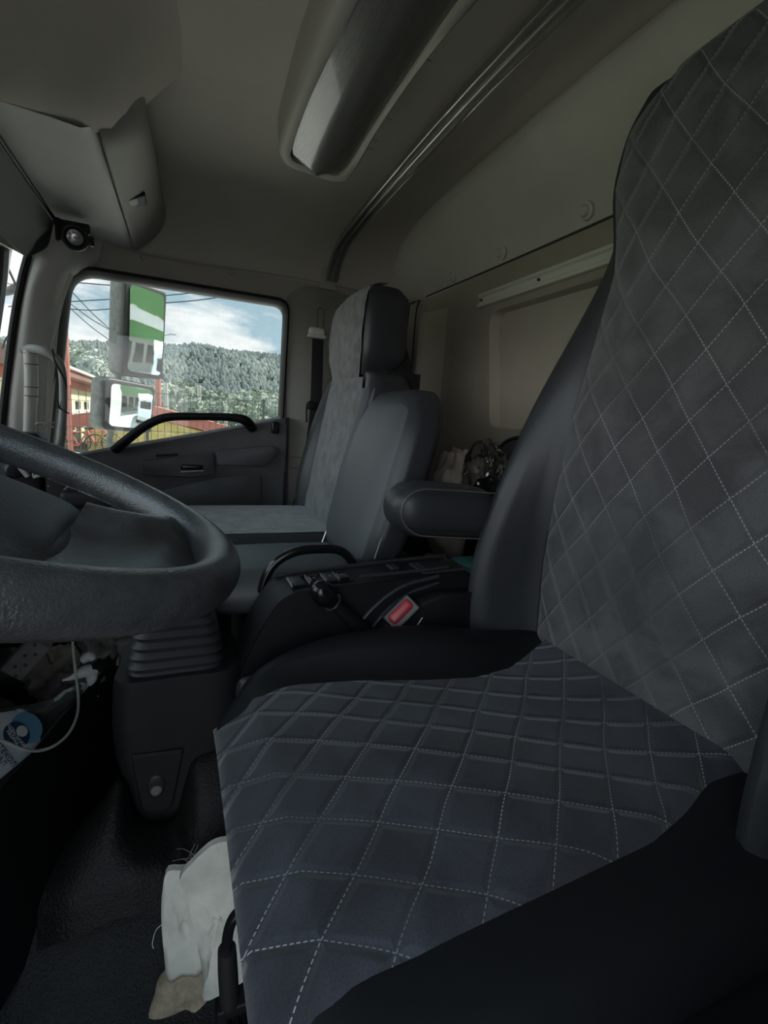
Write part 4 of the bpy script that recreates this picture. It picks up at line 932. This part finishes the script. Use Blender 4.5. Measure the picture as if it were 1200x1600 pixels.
disc(lc+ba*.022,.026,M_blue,'blue_swoosh',-.0002,lab); disc(lc,.021,M_navy,'round_badge',.0008,lab); disc(lc+ba*.010,.009,M_lab,'badge_spot',.0016,lab)
text('ИДЕАЛЬНАЯ\nУБОРКА',.0068,lc-ba*.006+bn_*.0022,-bs if (-bs).dot(RT)>0 else bs,ba,M_lab,'badge_text',lab)
tx=-bs if (-bs).dot(RT)>0 else bs
text('ДЛЯ СТЕКОЛ\nИ ЗЕРКАЛ',.011,lc-ba*.038+bn_*.0012,tx,ba,M_navy,'label_text',lab)
g=G(); g.tube([b1-ba*.012,b1+ba*.02],[.016,.015],16,2); nk=g.build('collar',M_white,sbv)
h0=b1+ba*.03; hd=(at(95,1062,'Y',.97)-at(148,1050,'Y',.99)).normalized()
g=G(); g.tube([h0-ba*.008,h0+ba*.022],[.013,.016],14,2); g.rb((.03,.022,.03),.006,loc=h0+ba*.03,rot=Matrix((ba,bs,bn_)).transposed()); g.build('spray_head',M_card,sbv)
g=G(); g.tube([at(x,y,'Y',yy) for x,y,yy in ((140,1048,.985),(130,1050,.98),(112,1059,.975),(97,1063,.97))],[.012,.011,.005,.0015],10,4); g.tube([at(x,y,'Y',.99) for x,y in ((144,1050),(143,1062),(140,1070))],[.010,.009,.004],10,3); g.build('trigger',M_white,sbv)
g=G(); g.tube([at(129,1032,'Y',1.0),at(140,1025,'Y',1.0),at(146,1030,'Y',1.0)],[.008,.009,.006],10,3); g.build('nozzle_cap',M_white,sbv)
g=G(); g.tube([at(x,y,'Y',yy) for x,y,yy in ((113,985,.93),(114,1010,.93),(118,1050,.92),(122,1085,.90),(121,1115,.86),(108,1145,.82),(85,1165,.79),(60,1173,.77),(35,1170,.75),(10,1160,.74),(-15,1150,.73))],.0022,8,6); g.build('charging_cable',mat('cable_grey',(.38,.38,.37),.5),label='thin white charging cable looping over the tray and bottle',cat='cable')
g=G(); g.tube([at(x,y,'Y',1.0) for x,y in ((70,1000),(71,1015),(78,1034),(82,1038))],.002,6,5); g.build('thin_cable',mat('dark_red_cable',(.05,.012,.014),.5),label='thin dark red cable hanging in front of the socket box',cat='cable')

# ------------------------------------------------------------------ felt on the floor
fe=thing('felt_cloth','cream felt cloth folded over itself on the floor by the seat','cloth',(.03,.6,.02))
def sheet(pix,y0,th,m,name,parent,amp=.004,n=5,sy=0):
    P=[at(x,y,'Y',yy) for x,y,yy in pix]; g=G(); n_=len(P)
    c=sum(P,V())/n_; P=crv(P,n,True); P=[p+V((0,0,.0015*noise.noise(p*90))) for p in P]
    rings=[]
    for k in (1,.75,.5,.25,.05): rings.append([c.lerp(p,k)+V((0,amp*noise.noise(p*12+V((0,0,k*3)))*2-(.004 if k<1 else 0),0)) for p in P])
    b=[p+V((.001,th,0)) for p in rings[0]]
    g.grid(rings,cu=True); g.add(rings[-1],[tuple(range(len(P)))]); g.grid([rings[0],b],cu=True); g.add(b,[tuple(range(len(P)))])
    return g.build(name,m,parent,ang=70)
sheet([(248,1535,.66),(240,1560,.655),(233,1587,.65),(262,1586,.645),(290,1574,.64),(305,1580,.635),(330,1552,.63),(360,1530,.63),(330,1500,.64),(280,1510,.66)],0,.008,M_feltb,'tan_backing',fe,.004,3)
sheet([(262,1361,.655),(254,1390,.65),(252,1430,.645),(256,1490,.64),(262,1540,.632),(285,1533,.628),(318,1522,.625),(322,1440,.635),(312,1350,.648),(290,1360,.65)],0,.010,M_felt,'folded_flap',fe,.005,3)
sheet([(345,1316,.63),(325,1325,.63),(300,1345,.63),(280,1370,.63),(292,1400,.625),(300,1440,.62),(310,1490,.615),(318,1530,.61),(318,1562,.605),(355,1545,.60),(400,1525,.595),(440,1500,.59),(420,1330,.62),(380,1316,.63)],0,.010,M_felt,'main_sheet',fe,.006,3)
g=G()
for k in range(8):
    a=at(300+random.random()*25,1335+random.random()*10,'Y',.64); g.tube([a,a+V((random.uniform(-.02,.0),0,random.uniform(-.01,.02))),a+V((random.uniform(-.03,.01),0,random.uniform(.0,.03)))],.0004,4,3)
g.build('frayed_threads',M_card,fe)
g=G(); g.tube([at(x,y,'Y',.64) for x,y in ((252,1445),(243,1455),(238,1475),(240,1482))],.0005,4,4); g.build('loose_thread',M_felt,fe)
# seat track strips
g=G(); 
for dx in (0,.012,.022): g.box((.065+dx,.38,.02),(.071+dx,.64,.035),.002)
g.build('seat_runner',M_blk,label='ribbed black seat runner on the floor beside the felt',cat='seat rail')

# ------------------------------------------------------------------ rear bunk and the heap on it
bn=thing('rear_bunk','dark shelf bed behind the seats holding the heap','bunk',(.8,.95,.0))
g=G(); g.rb((.095,1.9,.40),.02,loc=(.892,.93,.24)); g.build('bunk_box',M_blk,bn)
g=G(); g.rb((.095,1.88,.10),.03,loc=(.892,.93,.47)); g.build('bunk_mattress',mat('dark_mattress',(.03,.03,.03),.9,var=.2),bn)
lump('blanket',(.85,1.36,.69),(.08,.13,.19),mat('beige_blanket',(.62,.55,.48),.9,bump=.3,bscale=150,var=.15),'beige crumpled blanket behind the middle seat','blanket',21,.28,3.2,n=30)
lump('plastic_bag',(.83,1.19,.82),(.06,.085,.095),M_cello,'clear crinkled plastic bag between the seats','bag',25,.30,4,n=12,ang=5)
lump('bag_of_rubbish',(.85,1.19,.74),(.05,.07,.07),M_gloss,'shiny black bundle inside the clear bag','bag',29,.35,5,n=10,ang=5)
lump('dark_heap',(.83,1.05,.62),(.09,.14,.20),M_rub,'dark bundle below the plastic bag behind the driver seat','bundle',31,.2,2,n=20)
lump('crumpled_rag',(.65,1.12,.575),(.05,.05,.03),M_cloth,'beige rag behind the console','rag',35,.4,3)
g=G(); g.rb((.33,.40,.55),.03,loc=(.645,1.125,.275)); g.build('engine_cover',M_blk,label='low black engine cover behind the console and middle seat',cat='cover')
g=G(); c=at(716,888,'Y',1.02); g.rb((.08,.08,.085),.014,loc=(.665,.985,.593),k=3); g.build('teal_folder',M_teal,label='teal plastic container poking out behind the console',cat='container')
g=G()
for k in range(6):
    a=at(700+k*4,885-k,'Y',1.02); g.tube([a,a+V((.01,0,.012+.004*(k%2))),a+V((.03,0,.006*(k%3)))],[.003,.002,.001],5,3)
g.build('wrapper',M_cello,label='crinkled clear wrapper beside the teal container',cat='wrapper')
rg=thing('round_screen','round sunshade with black rim leaning on the rear wall','sunshade',(.9,1.02,.7))
c=at(812,725,'X',.90); 
g=G(); g.tube([c+V((0,math.cos(a)*.12,math.sin(a)*.075)) for a in [k*2*pi/24 for k in range(24)]],.005,8,2,closed=True); g.build('rim',M_rub,rg)
g=G(); g.prism([c+V((.004,math.cos(a)*.12,math.sin(a)*.075)) for a in [k*2*pi/24 for k in range(24)]],(.002,0,0)); g.build('mesh_panel',mat('screen_mesh',(.06,.06,.055),.8),rg)

# ------------------------------------------------------------------ outside: mirrors
mh=(RT*0+V((.70,.72,0))).normalized(); 
def mirror(c,w,h,lab,roll,dip,Rc):
    n0=V((.72,-.70,0)).normalized(); n=(n0*math.cos(dip)+V((0,0,-1))*math.sin(dip)).normalized()
    hx=V((-n0.y,n0.x,0)); up=n.cross(hx)*-1
    if up.z<0: up=-up
    hx2=hx*math.cos(roll)+up*math.sin(roll); up2=up*math.cos(roll)-hx*math.sin(roll)
    RM=Matrix((hx2,n,up2)).transposed()
    t=thing('wing_mirror',lab,'mirror',tuple(c-V((0,0,h/2))),'passenger side mirrors')
    g=G(); g.rb((w+.044,.085,h+.044),(.03,.03,.03),mp=lambda p:c-n*.046+hx2*p.x*(1-.0*p.y)+n*p.y+up2*p.z,k=5); g.build('mirror_housing',M_dust,t)
    g=G(); g.rb((w+.036,.02,h+.036),(.022,.006,.022),mp=lambda p:c-n*.004+hx2*p.x+n*p.y+up2*p.z,k=4); g.build('mirror_rim',M_rub,t)
    g=G(); Q=rrect([V((a*w/2,b*h/2,0)) for a,b in ((-1,-1),(1,-1),(1,1),(-1,1))],.022,5); Q=[q0.lerp(q1,k/4) for q0,q1 in zip(Q,Q[1:]+Q[:1]) for k in range(4)]
    g.grid([[c+hx2*p.x*k+up2*p.y*k+n*(.008+((w/2)**2+(h/2)**2)/(2*Rc)-((p.x*k)**2+(p.y*k)**2)/(2*Rc)) for p in Q] for k in (1,.9,.8,.7,.6,.5,.4,.3,.2,.1,.001)],cu=True); g.build('mirror_glass',M_mirror,t,ang=180)
    return t
mirror(at(226,519,'Y',2.30),.168,.325,'tall rectangular side mirror, upper of the two outside the window',0,R(4.5),2.6)
mirror(at(203,636,'Y',2.28),.20,.165,'small squarish side mirror, lower of the two outside the window',R(-3),R(4),.95)
ma=thing('mirror_stay','black tubular stay that carries both side mirrors','mirror arm',at(172,700,'Y',2.36))
g=G(); g.tube([at(x,y,'Y',2.38) for x,y in ((201,420),(194,500),(183,600),(174,668),(171,690),(172,720))],.0135,12,4); g.tube([at(172,712,'Y',2.38),at(172,725,'Y',2.30),at(165,732,'Y',2.05)],.013,10,4); g.tube([at(201,420,'Y',2.38),at(203,405,'Y',2.30),at(205,395,'Y',2.05)],.013,10,4); g.build('stay_tube',M_dust,ma)
fa=thing('front_mirror_arm','dark curved arm crossing the windscreen corner','mirror arm',at(15,455,'Y',2.1))
g=G(); g.tube([at(x,y,'Y',2.1) for x,y in ((-60,452),(-10,455),(12,455),(25,449),(40,440))],.014,10,5); g.build('arm_tube',M_dust,fa)
g=G(); g.tube([at(x,y,'Y',2.08) for x,y in ((-10,376),(4,400),(18,430),(27,449))],.004,6,5); g.build('arm_cable',M_rub,fa); g=G(); g.tube([at(x,y,'Y',2.08) for x,y in ((4,545),(9,530),(16,523),(26,522))],.003,6,5); g.build('arm_cable',M_rub,fa)

# ------------------------------------------------------------------ outside: ground, fence, buildings, hill
GZ=-1.1
M_yard=mat('bright_yard',(.60,.58,.54),.9,bump=.3,bscale=40,var=.12,vscale=.4)  # ground tone raised to bounce light up into the cab
M_grass=mat('grass',(0.144,0.18,0.108),.95,var=.3,vscale=.15)
g=G(); g.grid([[V((x,y,GZ)) for y in (-.2,6,12.5)] for x in (-4,0,90)]); g.build('floor_3',M_yard,kind='structure')
g=G(); g.grid([[V((x,y,GZ)) for y in (-.2,6,12.5)] for x in (-80,-20,-4)]); g.build('floor_7',M_grass,kind='structure')  # ground ahead put in dark to dim the rear ceiling
g=G(); g.grid([[V((x,y,GZ)) for y in (-40,-10,-.2)] for x in (-80,0,90)]); g.build('floor_6',mat('dark_asphalt',(.16,.155,.15),.9,bump=.3,bscale=40,var=.12,vscale=.4),kind='structure')  # unseen driver-side ground, darkened to cut bounce into the cab
g=G(); g.grid([[V((x,y,GZ-.02)) for y in (12.5,60,250)] for x in (-300,0,400)]); g.build('floor_4',M_grass,kind='structure')
# hill
def hz(x,y):
    t=min(1,max(0,(y-230)/190)); t=t*t*(3-2*t); top=44+6*math.sin((x+30)/95)+4*noise.noise(V((x/40,0,3)))
    return GZ+t*(top-3-GZ)+3*noise.noise(V((x/30,y/30,1)))*t
g=G(); g.grid([[V((x,y,hz(x,y))) for y in range(200,520,10)] for x in range(-420,460,12)]); g.build('floor_5',mat('hill_soil',(.10,.13,.09),.95,var=.2,vscale=.05),kind='structure')
M_forA=mat('pine_forest',(0.1008,0.1188,0.1116),.95,col2=(0.18,0.2016,0.18),vscale=.03,detail=5,bump=0)  # distance haze is mixed into this greyed green
g=G(); rnd=random.Random(3)
for i in range(9500):
    y=rnd.uniform(232,428); x=rnd.uniform(-260,230)*y/400*1.1
    z=hz(x,y); hgt=rnd.uniform(3.8,6.5); r=rnd.uniform(1.2,2.1); a0=rnd.random()*6
    rings=[(r*.75,.05),(r,.35),(r*.85,.6),(r*.45,.85)]
    vs=[]
    for (q,hh) in rings:
        for k in range(6): a=a0+k*pi/3; qq=q*rnd.uniform(.8,1.2); vs.append(V((x+math.cos(a)*qq,y+math.sin(a)*qq,z+hh*hgt)))
    vs.append(V((x,y,z+hgt)))
    fs=[(a*6+k,a*6+(k+1)%6,(a+1)*6+(k+1)%6,(a+1)*6+k) for a in range(3) for k in range(6)]+[(18+k,18+(k+1)%6,24) for k in range(6)]
    g.add(vs,fs)
me=bpy.data.meshes.new('forest'); me.from_pydata([tuple(v) for v in g.v],[],g.f); me.materials.append(M_forA); o=bpy.data.objects.new('forest',me); COL.objects.link(o)
tag(o,'dense pine forest covering the distant hillside','forest',kind='stuff')
# bushes / trees behind the fence
def crown(name,c,r,h,m,lab,seed,group=None,trunk=True,cat='tree'):
    t=thing(name,lab,cat,(c[0],c[1],GZ),group)
    g=G(); rn=random.Random(seed); N_=260
    for i in range(N_):
        d=V((rn.gauss(0,1),rn.gauss(0,1),rn.gauss(0,1))).normalized()*rn.uniform(.72,1.0); p=V((c[0]+d.x*r,c[1]+d.y*r,c[2]+d.z*h)); s=r*rn.uniform(.12,.22)
        q=[p+V((rn.uniform(-s,s),rn.uniform(-s,s),rn.uniform(-s,s))) for _ in range(4)]
        g.add(q,[(0,1,2),(0,2,3),(0,3,1),(1,2,3)])
    g.lathe([(0,-h*.8),(r*.7,-h*.5),(r*.82,0),(r*.6,h*.55),(0,h*.82)],V(c),(0,0,1),10)
    g.build('foliage',m,t,smooth=False)
    if trunk: g=G(); g.tube([V((c[0],c[1],GZ)),V((c[0],c[1],c[2]))],[r*.10,r*.06],6,1); g.build('trunk',mat('bark',(.10,.08,.06),.9),t)
    return t
M_lf=[mat('leaves_pale',(0.2448,0.2736,0.2232),.9,var=.3,vscale=.6),mat('leaves_mid',(0.1584,0.1872,0.144),.9,var=.3,vscale=.6),mat('leaves_dusty',(0.3024,0.3312,0.3024),.9,var=.2,vscale=.6)]
p=at(145,577,'Y',60); crown('round_tree',(p.x,60,p.z),1.5,1.9,M_lf[2],'pale round treetop in front of the hill, above the yellow building',1)
bl=[(262,628,56,2.1,'pale bushy tree behind the fence, beside the red pole'),(285,622,66,2.4,'dark leafy tree behind the fence, left of the concrete pole'),(302,640,44,1.2,'low green bush behind the fence, at the foot of the concrete pole'),(330,634,76,2.6,'green bushy tree just right of the concrete pole'),(345,643,50,1.2,'low pale bush beside the short grey post'),(362,640,62,2.0,'light green tree right of the short grey post'),(385,636,92,3.2,'wide leafy tree above the white house roofs'),(408,630,104,3.4,'mid green tree near the right edge of the window'),(430,640,80,2.6,'rightmost bushy tree seen through the side window'),(398,655,46,.9,'small bush in front of the white house'),(120,560,95,2.0,'small tree showing over the yellow building roof')]
for i,(px,py,y,r,lab) in enumerate(bl):
    p=at(px,py,'Y',y); crown('leafy_tree',(p.x,y,p.z),r,r*.95,M_lf[i%2],lab,40+i,'trees beyond the fence')
# fence
fn=thing('mesh_fence','black welded wire mesh fence behind the truck yard','fence',(0,12,GZ))
M_fw=mat('fence_wire',(0.03,0.035,0.035),.6)
g=G(); r=.006
x=-7
while x<8:
    g.box((x-r,12-r,GZ),(x+r,12+r,1.29),.001) if False else g.add([V((x+a*r,12+b*r,z)) for z in (GZ,1.30) for a,b in ((-1,-1),(1,-1),(1,1),(-1,1))],[(0,1,5,4),(1,2,6,5),(2,3,7,6),(3,0,4,7)])
    x+=.135
for z in (1.27,1.0,.72,.45,.15,-.2,-.6,-1.0): g.add([V((xx,12.01+a*r,z+b*r)) for xx in (-7,8) for a,b in ((-1,-1),(1,-1),(1,1),(-1,1))],[(0,1,5,4),(1,2,6,5),(2,3,7,6),(3,0,4,7)])
g.build('wire_panel',M_fw,fn,smooth=False)
for x in (-5.6,-3.1,-.6,1.9,4.4,6.9): g=G(); g.box((x-.03,12,GZ),(x+.03,12.06,1.33),.005); g.build('fence_post',M_fw,fn)
# yellow building on the left
yb=thing('yellow_building','low yellow building with red band and brown eaves behind the fence','building',(-7,27,GZ))
M_yel=mat('yellow_wall',(0.54,0.495,0.3),.9,var=.06); M_rdw=mat('red_wall',(0.375,0.12,0.09),.9,var=.1); M_roof=mat('brown_roof',(0.16,0.096,0.08),.8,var=.1)
g=G(); g.box((-9,17,GZ),(-4,34,1.5),.01); g.build('wall',M_yel,yb)
g=G(); g.box((-9,17,1.5),(-3.98,34,1.86),.01); g.build('red_band',M_rdw,yb)
g=G(); g.prism([V((-3.5,16.5,1.85)),V((-3.5,16.5,2.15)),V((-6.5,16.5,3.0)),V((-9.5,16.5,2.15)),V((-9.5,16.5,1.85))],(0,18,0)); g.build('roof',M_roof,yb)
g=G(); g.tube([V((-3.45,16.5,2.15)),V((-3.45,34.5,2.15))],.06,8,1); g.build('gutter',M_plate,yb)
for i in range(7):
    y=18.2+i*2.2; g=G(); g.box((-4.02,y,.65),(-3.96,y+1.1,1.02),.01); wd=g.build('window',M_gloss,yb); g=G(); g.box((-3.97,y+.5,.65),(-3.93,y+.58,1.02),.01); g.box((-4.0,y-.1,.58),(-3.92,y+1.2,.65),.01); g.build('window_frame',M_plate,wd)
g=G(); g.box((-4.2,17,.42),(-3.6,34,.52),.01)
g.build('ledge',M_plate,yb)
for i in range(9): y=17.2+i*2.0; g=G(); g.box((-3.75,y,GZ),(-3.6,y+.2,.45),.01); g.build('pillar',M_plate,yb)
# red/yellow shed
sh=thing('red_roofed_shed','yellow shed with a thick red sloping roof edge behind the fence','shed',(0,18,GZ))
pk=at(232,632,'Y',18); rt=at(356,666,'Y',18); th=.42
g=G(); lw=V((2*pk.x-rt.x-.0,18,rt.z)); g.prism([pk,rt,rt+V((0,0,-th*.8)),pk+V((0,0,-th)),lw+V((0,0,-th)),lw],(0,7,0)); g.build('roof',M_rdw,sh,smooth=False)
g=G(); g.prism([pk+V((0,.1,-th)),V((rt.x-.7,18.1,rt.z-th*.6)),V((rt.x-.7,18.1,GZ)),V((lw.x+.7,18.1,GZ)),V((lw.x+.7,18.1,rt.z-th*.6))],(0,6.8,0)); g.build('wall',mat('ochre_wall',(0.465,0.3525,0.12),.9,var=.08),sh,smooth=False)
g=G(); q=at(325,682,'Y',18.0); g.box((q.x-.15,17.95,GZ),(rt.x-.1,18.08,rt.z-.42),.01); g.build('red_door',M_rdw,sh)
# white houses
for (px,py,y,w_,lab) in ((420,664,62,2.6,'white walled house near the right edge of the window'),(390,657,72,2.2,'small pale house among the trees left of the white house')):
    hs=thing('small_house',lab,'house',(at(px,py,'Y',y).x,y,GZ)); p=at(px,py,'Y',y)
    g=G(); g.box((p.x-w_,y,GZ),(p.x+w_,y+4,p.z),.02); g.build('wall',M_plate,hs)
    g=G(); g.prism([V((p.x-w_-.2,y-.2,p.z)),V((p.x+w_+.2,y-.2,p.z)),V((p.x,y-.2,p.z+1.0))],(0,4.4,0)); g.build('roof',mat('grey_roof',(.35,.34,.33),.8),hs,smooth=False)
    g=G(); g.box((p.x-.6,y-.03,p.z-1.2),(p.x+.1,y+.02,p.z-.4),.01); g.build('window',M_gloss,hs)
# poles
M_red2=mat('red_pole',(0.336,0.112,0.088),.7,var=.1); M_conc=mat('concrete',(0.336,0.336,0.308),.9,var=.1)
def pole(px,ptop,y,r,m,lab,extra=None,name='utility_pole'):
    t=thing(name,lab,'pole',(at(px,650,'Y',y).x,y,GZ)); top=at(px,ptop,'Y',y); b=V((top.x,y,GZ))
    g=G(); g.tube([b,b.lerp(top,.5),top],[r*1.15,r,r*.8],10,2); g.build('post',m,t)
    if extra=='cross':
        g=G(); g.tube([top+V((-.6,0,-.35)),top+V((.6,0,-.35))],.05,6,1); g.tube([top+V((-.5,0,-.35)),top+V((0,0,.0))],.03,6,1); g.tube([top+V((.5,0,-.35)),top+V((0,0,.0))],.03,6,1); g.build('crossarm',m,t)
    if extra=='lamp':
        g=G(); g.tube([top+V((0,0,-.1)),top+V((.7,0,.15)),top+V((1.1,0,.22))],[.04,.04,.03],6,2); g.build('lamp_arm',M_gray,t)
        g=G(); g.rb((.45,.16,.08),.03,loc=top+V((1.0,0,.2))); g.build('lamp_head',M_gray,t)
    return t
pole(94,330,14,.055,M_red2,'thick red pole beside the windscreen pillar, left end of the window')
pole(246,524,40,.20,M_red2,'thin red street lamp pole right behind the upper mirror','lamp','street_lamp')
pole(311,602,48,.22,M_conc,'concrete power pole with crossarm in the middle of the view','cross')
pole(259,598,44,.20,M_conc,'pale concrete pole beside the red street lamp')
pole(353,630,46,.14,M_conc,'short grey post behind the fence')
# wires
for i,(a,b,lab) in enumerate((((100,440),(300,449),'topmost thin power cable crossing above the tall mirror'),((100,472),(390,448),'power cable rising to the right across the sky'),((98,482),(182,482),'level power cable left of the tall mirror'),((106,449),(178,520),'steep power cable crossing the others left of the mirror'),((104,470),(172,516),'sloping power cable next to the steep one'),((110,482),(172,532),'lowest sloping power cable left of the mirror'),((235,475),(372,460),'thick power cable rising to the top right of the window'),((-40,428),(40,448),'power cable seen through the windscreen corner'))):
    A=at(*a,'Y',15.0+i*.9); B=at(*b,'Y',15.4+i*.9); mdl=(A+B)/2+V((0,0,-.05)); ext=(A-B)*.25
    g=G(); g.tube([A+ext,A,mdl,B,B-ext],.014 if i!=6 else .02,5,4); g.build('power_cable',M_rub,label=lab,cat='cable',group='overhead power cables')
# tangle of red frames in front of the fence
pf=G(); pf.box((-3.55,15.2,GZ),(-.6,22.5,-.55),.02); pf.build('loading_platform',M_conc,label='low concrete platform in front of the yellow building',cat='platform')
for i,(px,yb_,lab) in enumerate(((122,16.6,'leftmost old bicycle standing behind the fence'),(150,17.6,'second old bicycle from the left, below the small mirror'),(178,18.6,'third old bicycle from the left, behind the mirror stay'),(208,19.6,'rightmost old bicycle, under the door grab bar'))):
    c=V((at(px,685,'Y',yb_).x,yb_,-.55+.315)); bk=thing('bicycle',lab,'bicycle',(c.x,yb_,-.55),'old bicycles behind the fence'); L_=.44
    P=lambda a,b: c+V((a*2,.1*a*(-1)**i,b*2))
    for sx in (-1,1):
        g=G(); o_=c+V((sx*L_,0,0)); g.tube([o_+V((math.cos(a)*.30,0,math.sin(a)*.30)) for a in [k*2*pi/20 for k in range(20)]],.02,5,1,closed=True)
        for k in range(6): a=k*pi/6; g.tube([o_+V((math.cos(a)*.30,0,math.sin(a)*.30)),o_-V((math.cos(a)*.30,0,math.sin(a)*.30))],.005,4,1)
        g.build('wheel',M_rub,bk)
    g=G(); mfr=mat('frame_paint',((.42,.10,.07),(.45,.12,.08),(.45,.34,.22),(.40,.10,.08))[i],.5)
    for a,b in (((-.22,0),(-.08,.17)),((-.08,.17),(.12,.18)),((.12,.18),(.0,-.02)),((.0,-.02),(-.08,.17)),((.0,-.02),(-.22,0)),((.12,.20),(.22,0))): g.tube([P(*a),P(*b)],.022,5,1)
    g.build('frame',mfr,bk)
    g=G(); q=P(.12,.25); g.tube([q+V((-.1,-.2,0)),q,q+V((-.1,.2,0))],.016,5,2); g.tube([q,P(.12,.18)],.016,5,1); g.build('handlebar',M_card,bk)
    g=G(); g.rb((.24,.12,.06),.025,loc=P(-.09,.215)); g.tube([P(-.09,.205),P(-.08,.17)],.014,5,1); g.build('saddle',M_rub,bk)
# behind the truck (seen in the mirrors)
gs=thing('green_building','long building with green and white bands behind the truck','building',(15,2,GZ))
M_grn=mat('green_band',(.13,.27,.11),.7,var=.05)
dA=V((7,-3.5,0)); dB=V((24,7.5,0)); dn=V((11,-17,0)).normalized()*5
for i,(z0,z1,m,nm,o_) in enumerate(((GZ,1.0,M_conc,'lower_wall',0),(1.0,1.9,M_grn,'green_band',.3),(1.9,2.7,M_plate,'white_band',.35),(2.7,4.6,M_grn,'green_band',.4))):
    f=V((-.84,.54,0))*o_; g=G(); g.prism([dA+f+V((0,0,z0)),dB+f+V((0,0,z0)),dB+f+V((0,0,z1)),dA+f+V((0,0,z1))],dn); g.build(nm,m,gs,smooth=False)
for i in range(10):
    p=dA.lerp(dB,.05+i*.09)+V((-.84,.54,0))*.02; q=dA.lerp(dB,.11+i*.09)+V((-.84,.54,0))*.02; g=G(); g.prism([p+V((0,0,-.5)),q+V((0,0,-.5)),q+V((0,0,.7)),p+V((0,0,.7))],V((-.06,.04,0))); g.build('window',M_gloss,gs,smooth=False)
vn=thing('white_van','white delivery van parked behind the truck','van',(10,2.6,GZ))
g=G(); g.loft([[V((8.0,y,GZ+.35)),V((8.0,y,.0)),V((8.3,y,.45)),V((8.8,y,1.0)),V((12.0,y,1.05)),V((12.1,y,GZ+.35))] for y in (2.5,2.56,4.0,4.1)],2,1); g.build('van_body',M_plate,vn,ang=40)
g=G(); g.box((8.02,2.7,.1),(8.5,3.9,.6),.05); g.build('windscreen',M_gloss,vn)
g=G(); g.box((8.8,2.46,.15),(9.6,2.6,.7),.03); g.build('side_window',M_gloss,vn)
for x in (8.8,11.3): g=G(); g.lathe([(0,0),(.2,0),(.34,.02),(.34,.2),(0,.2)],V((x,2.48,GZ+.34)),(0,1,0),20); g.build('van_wheel',M_rub,vn)
g=G(); g.box((2.5,4.6,GZ),(16,4.78,GZ+.13),.02); g.build('kerb',M_conc,label='long pale kerb beside the road behind the truck',cat='kerb')
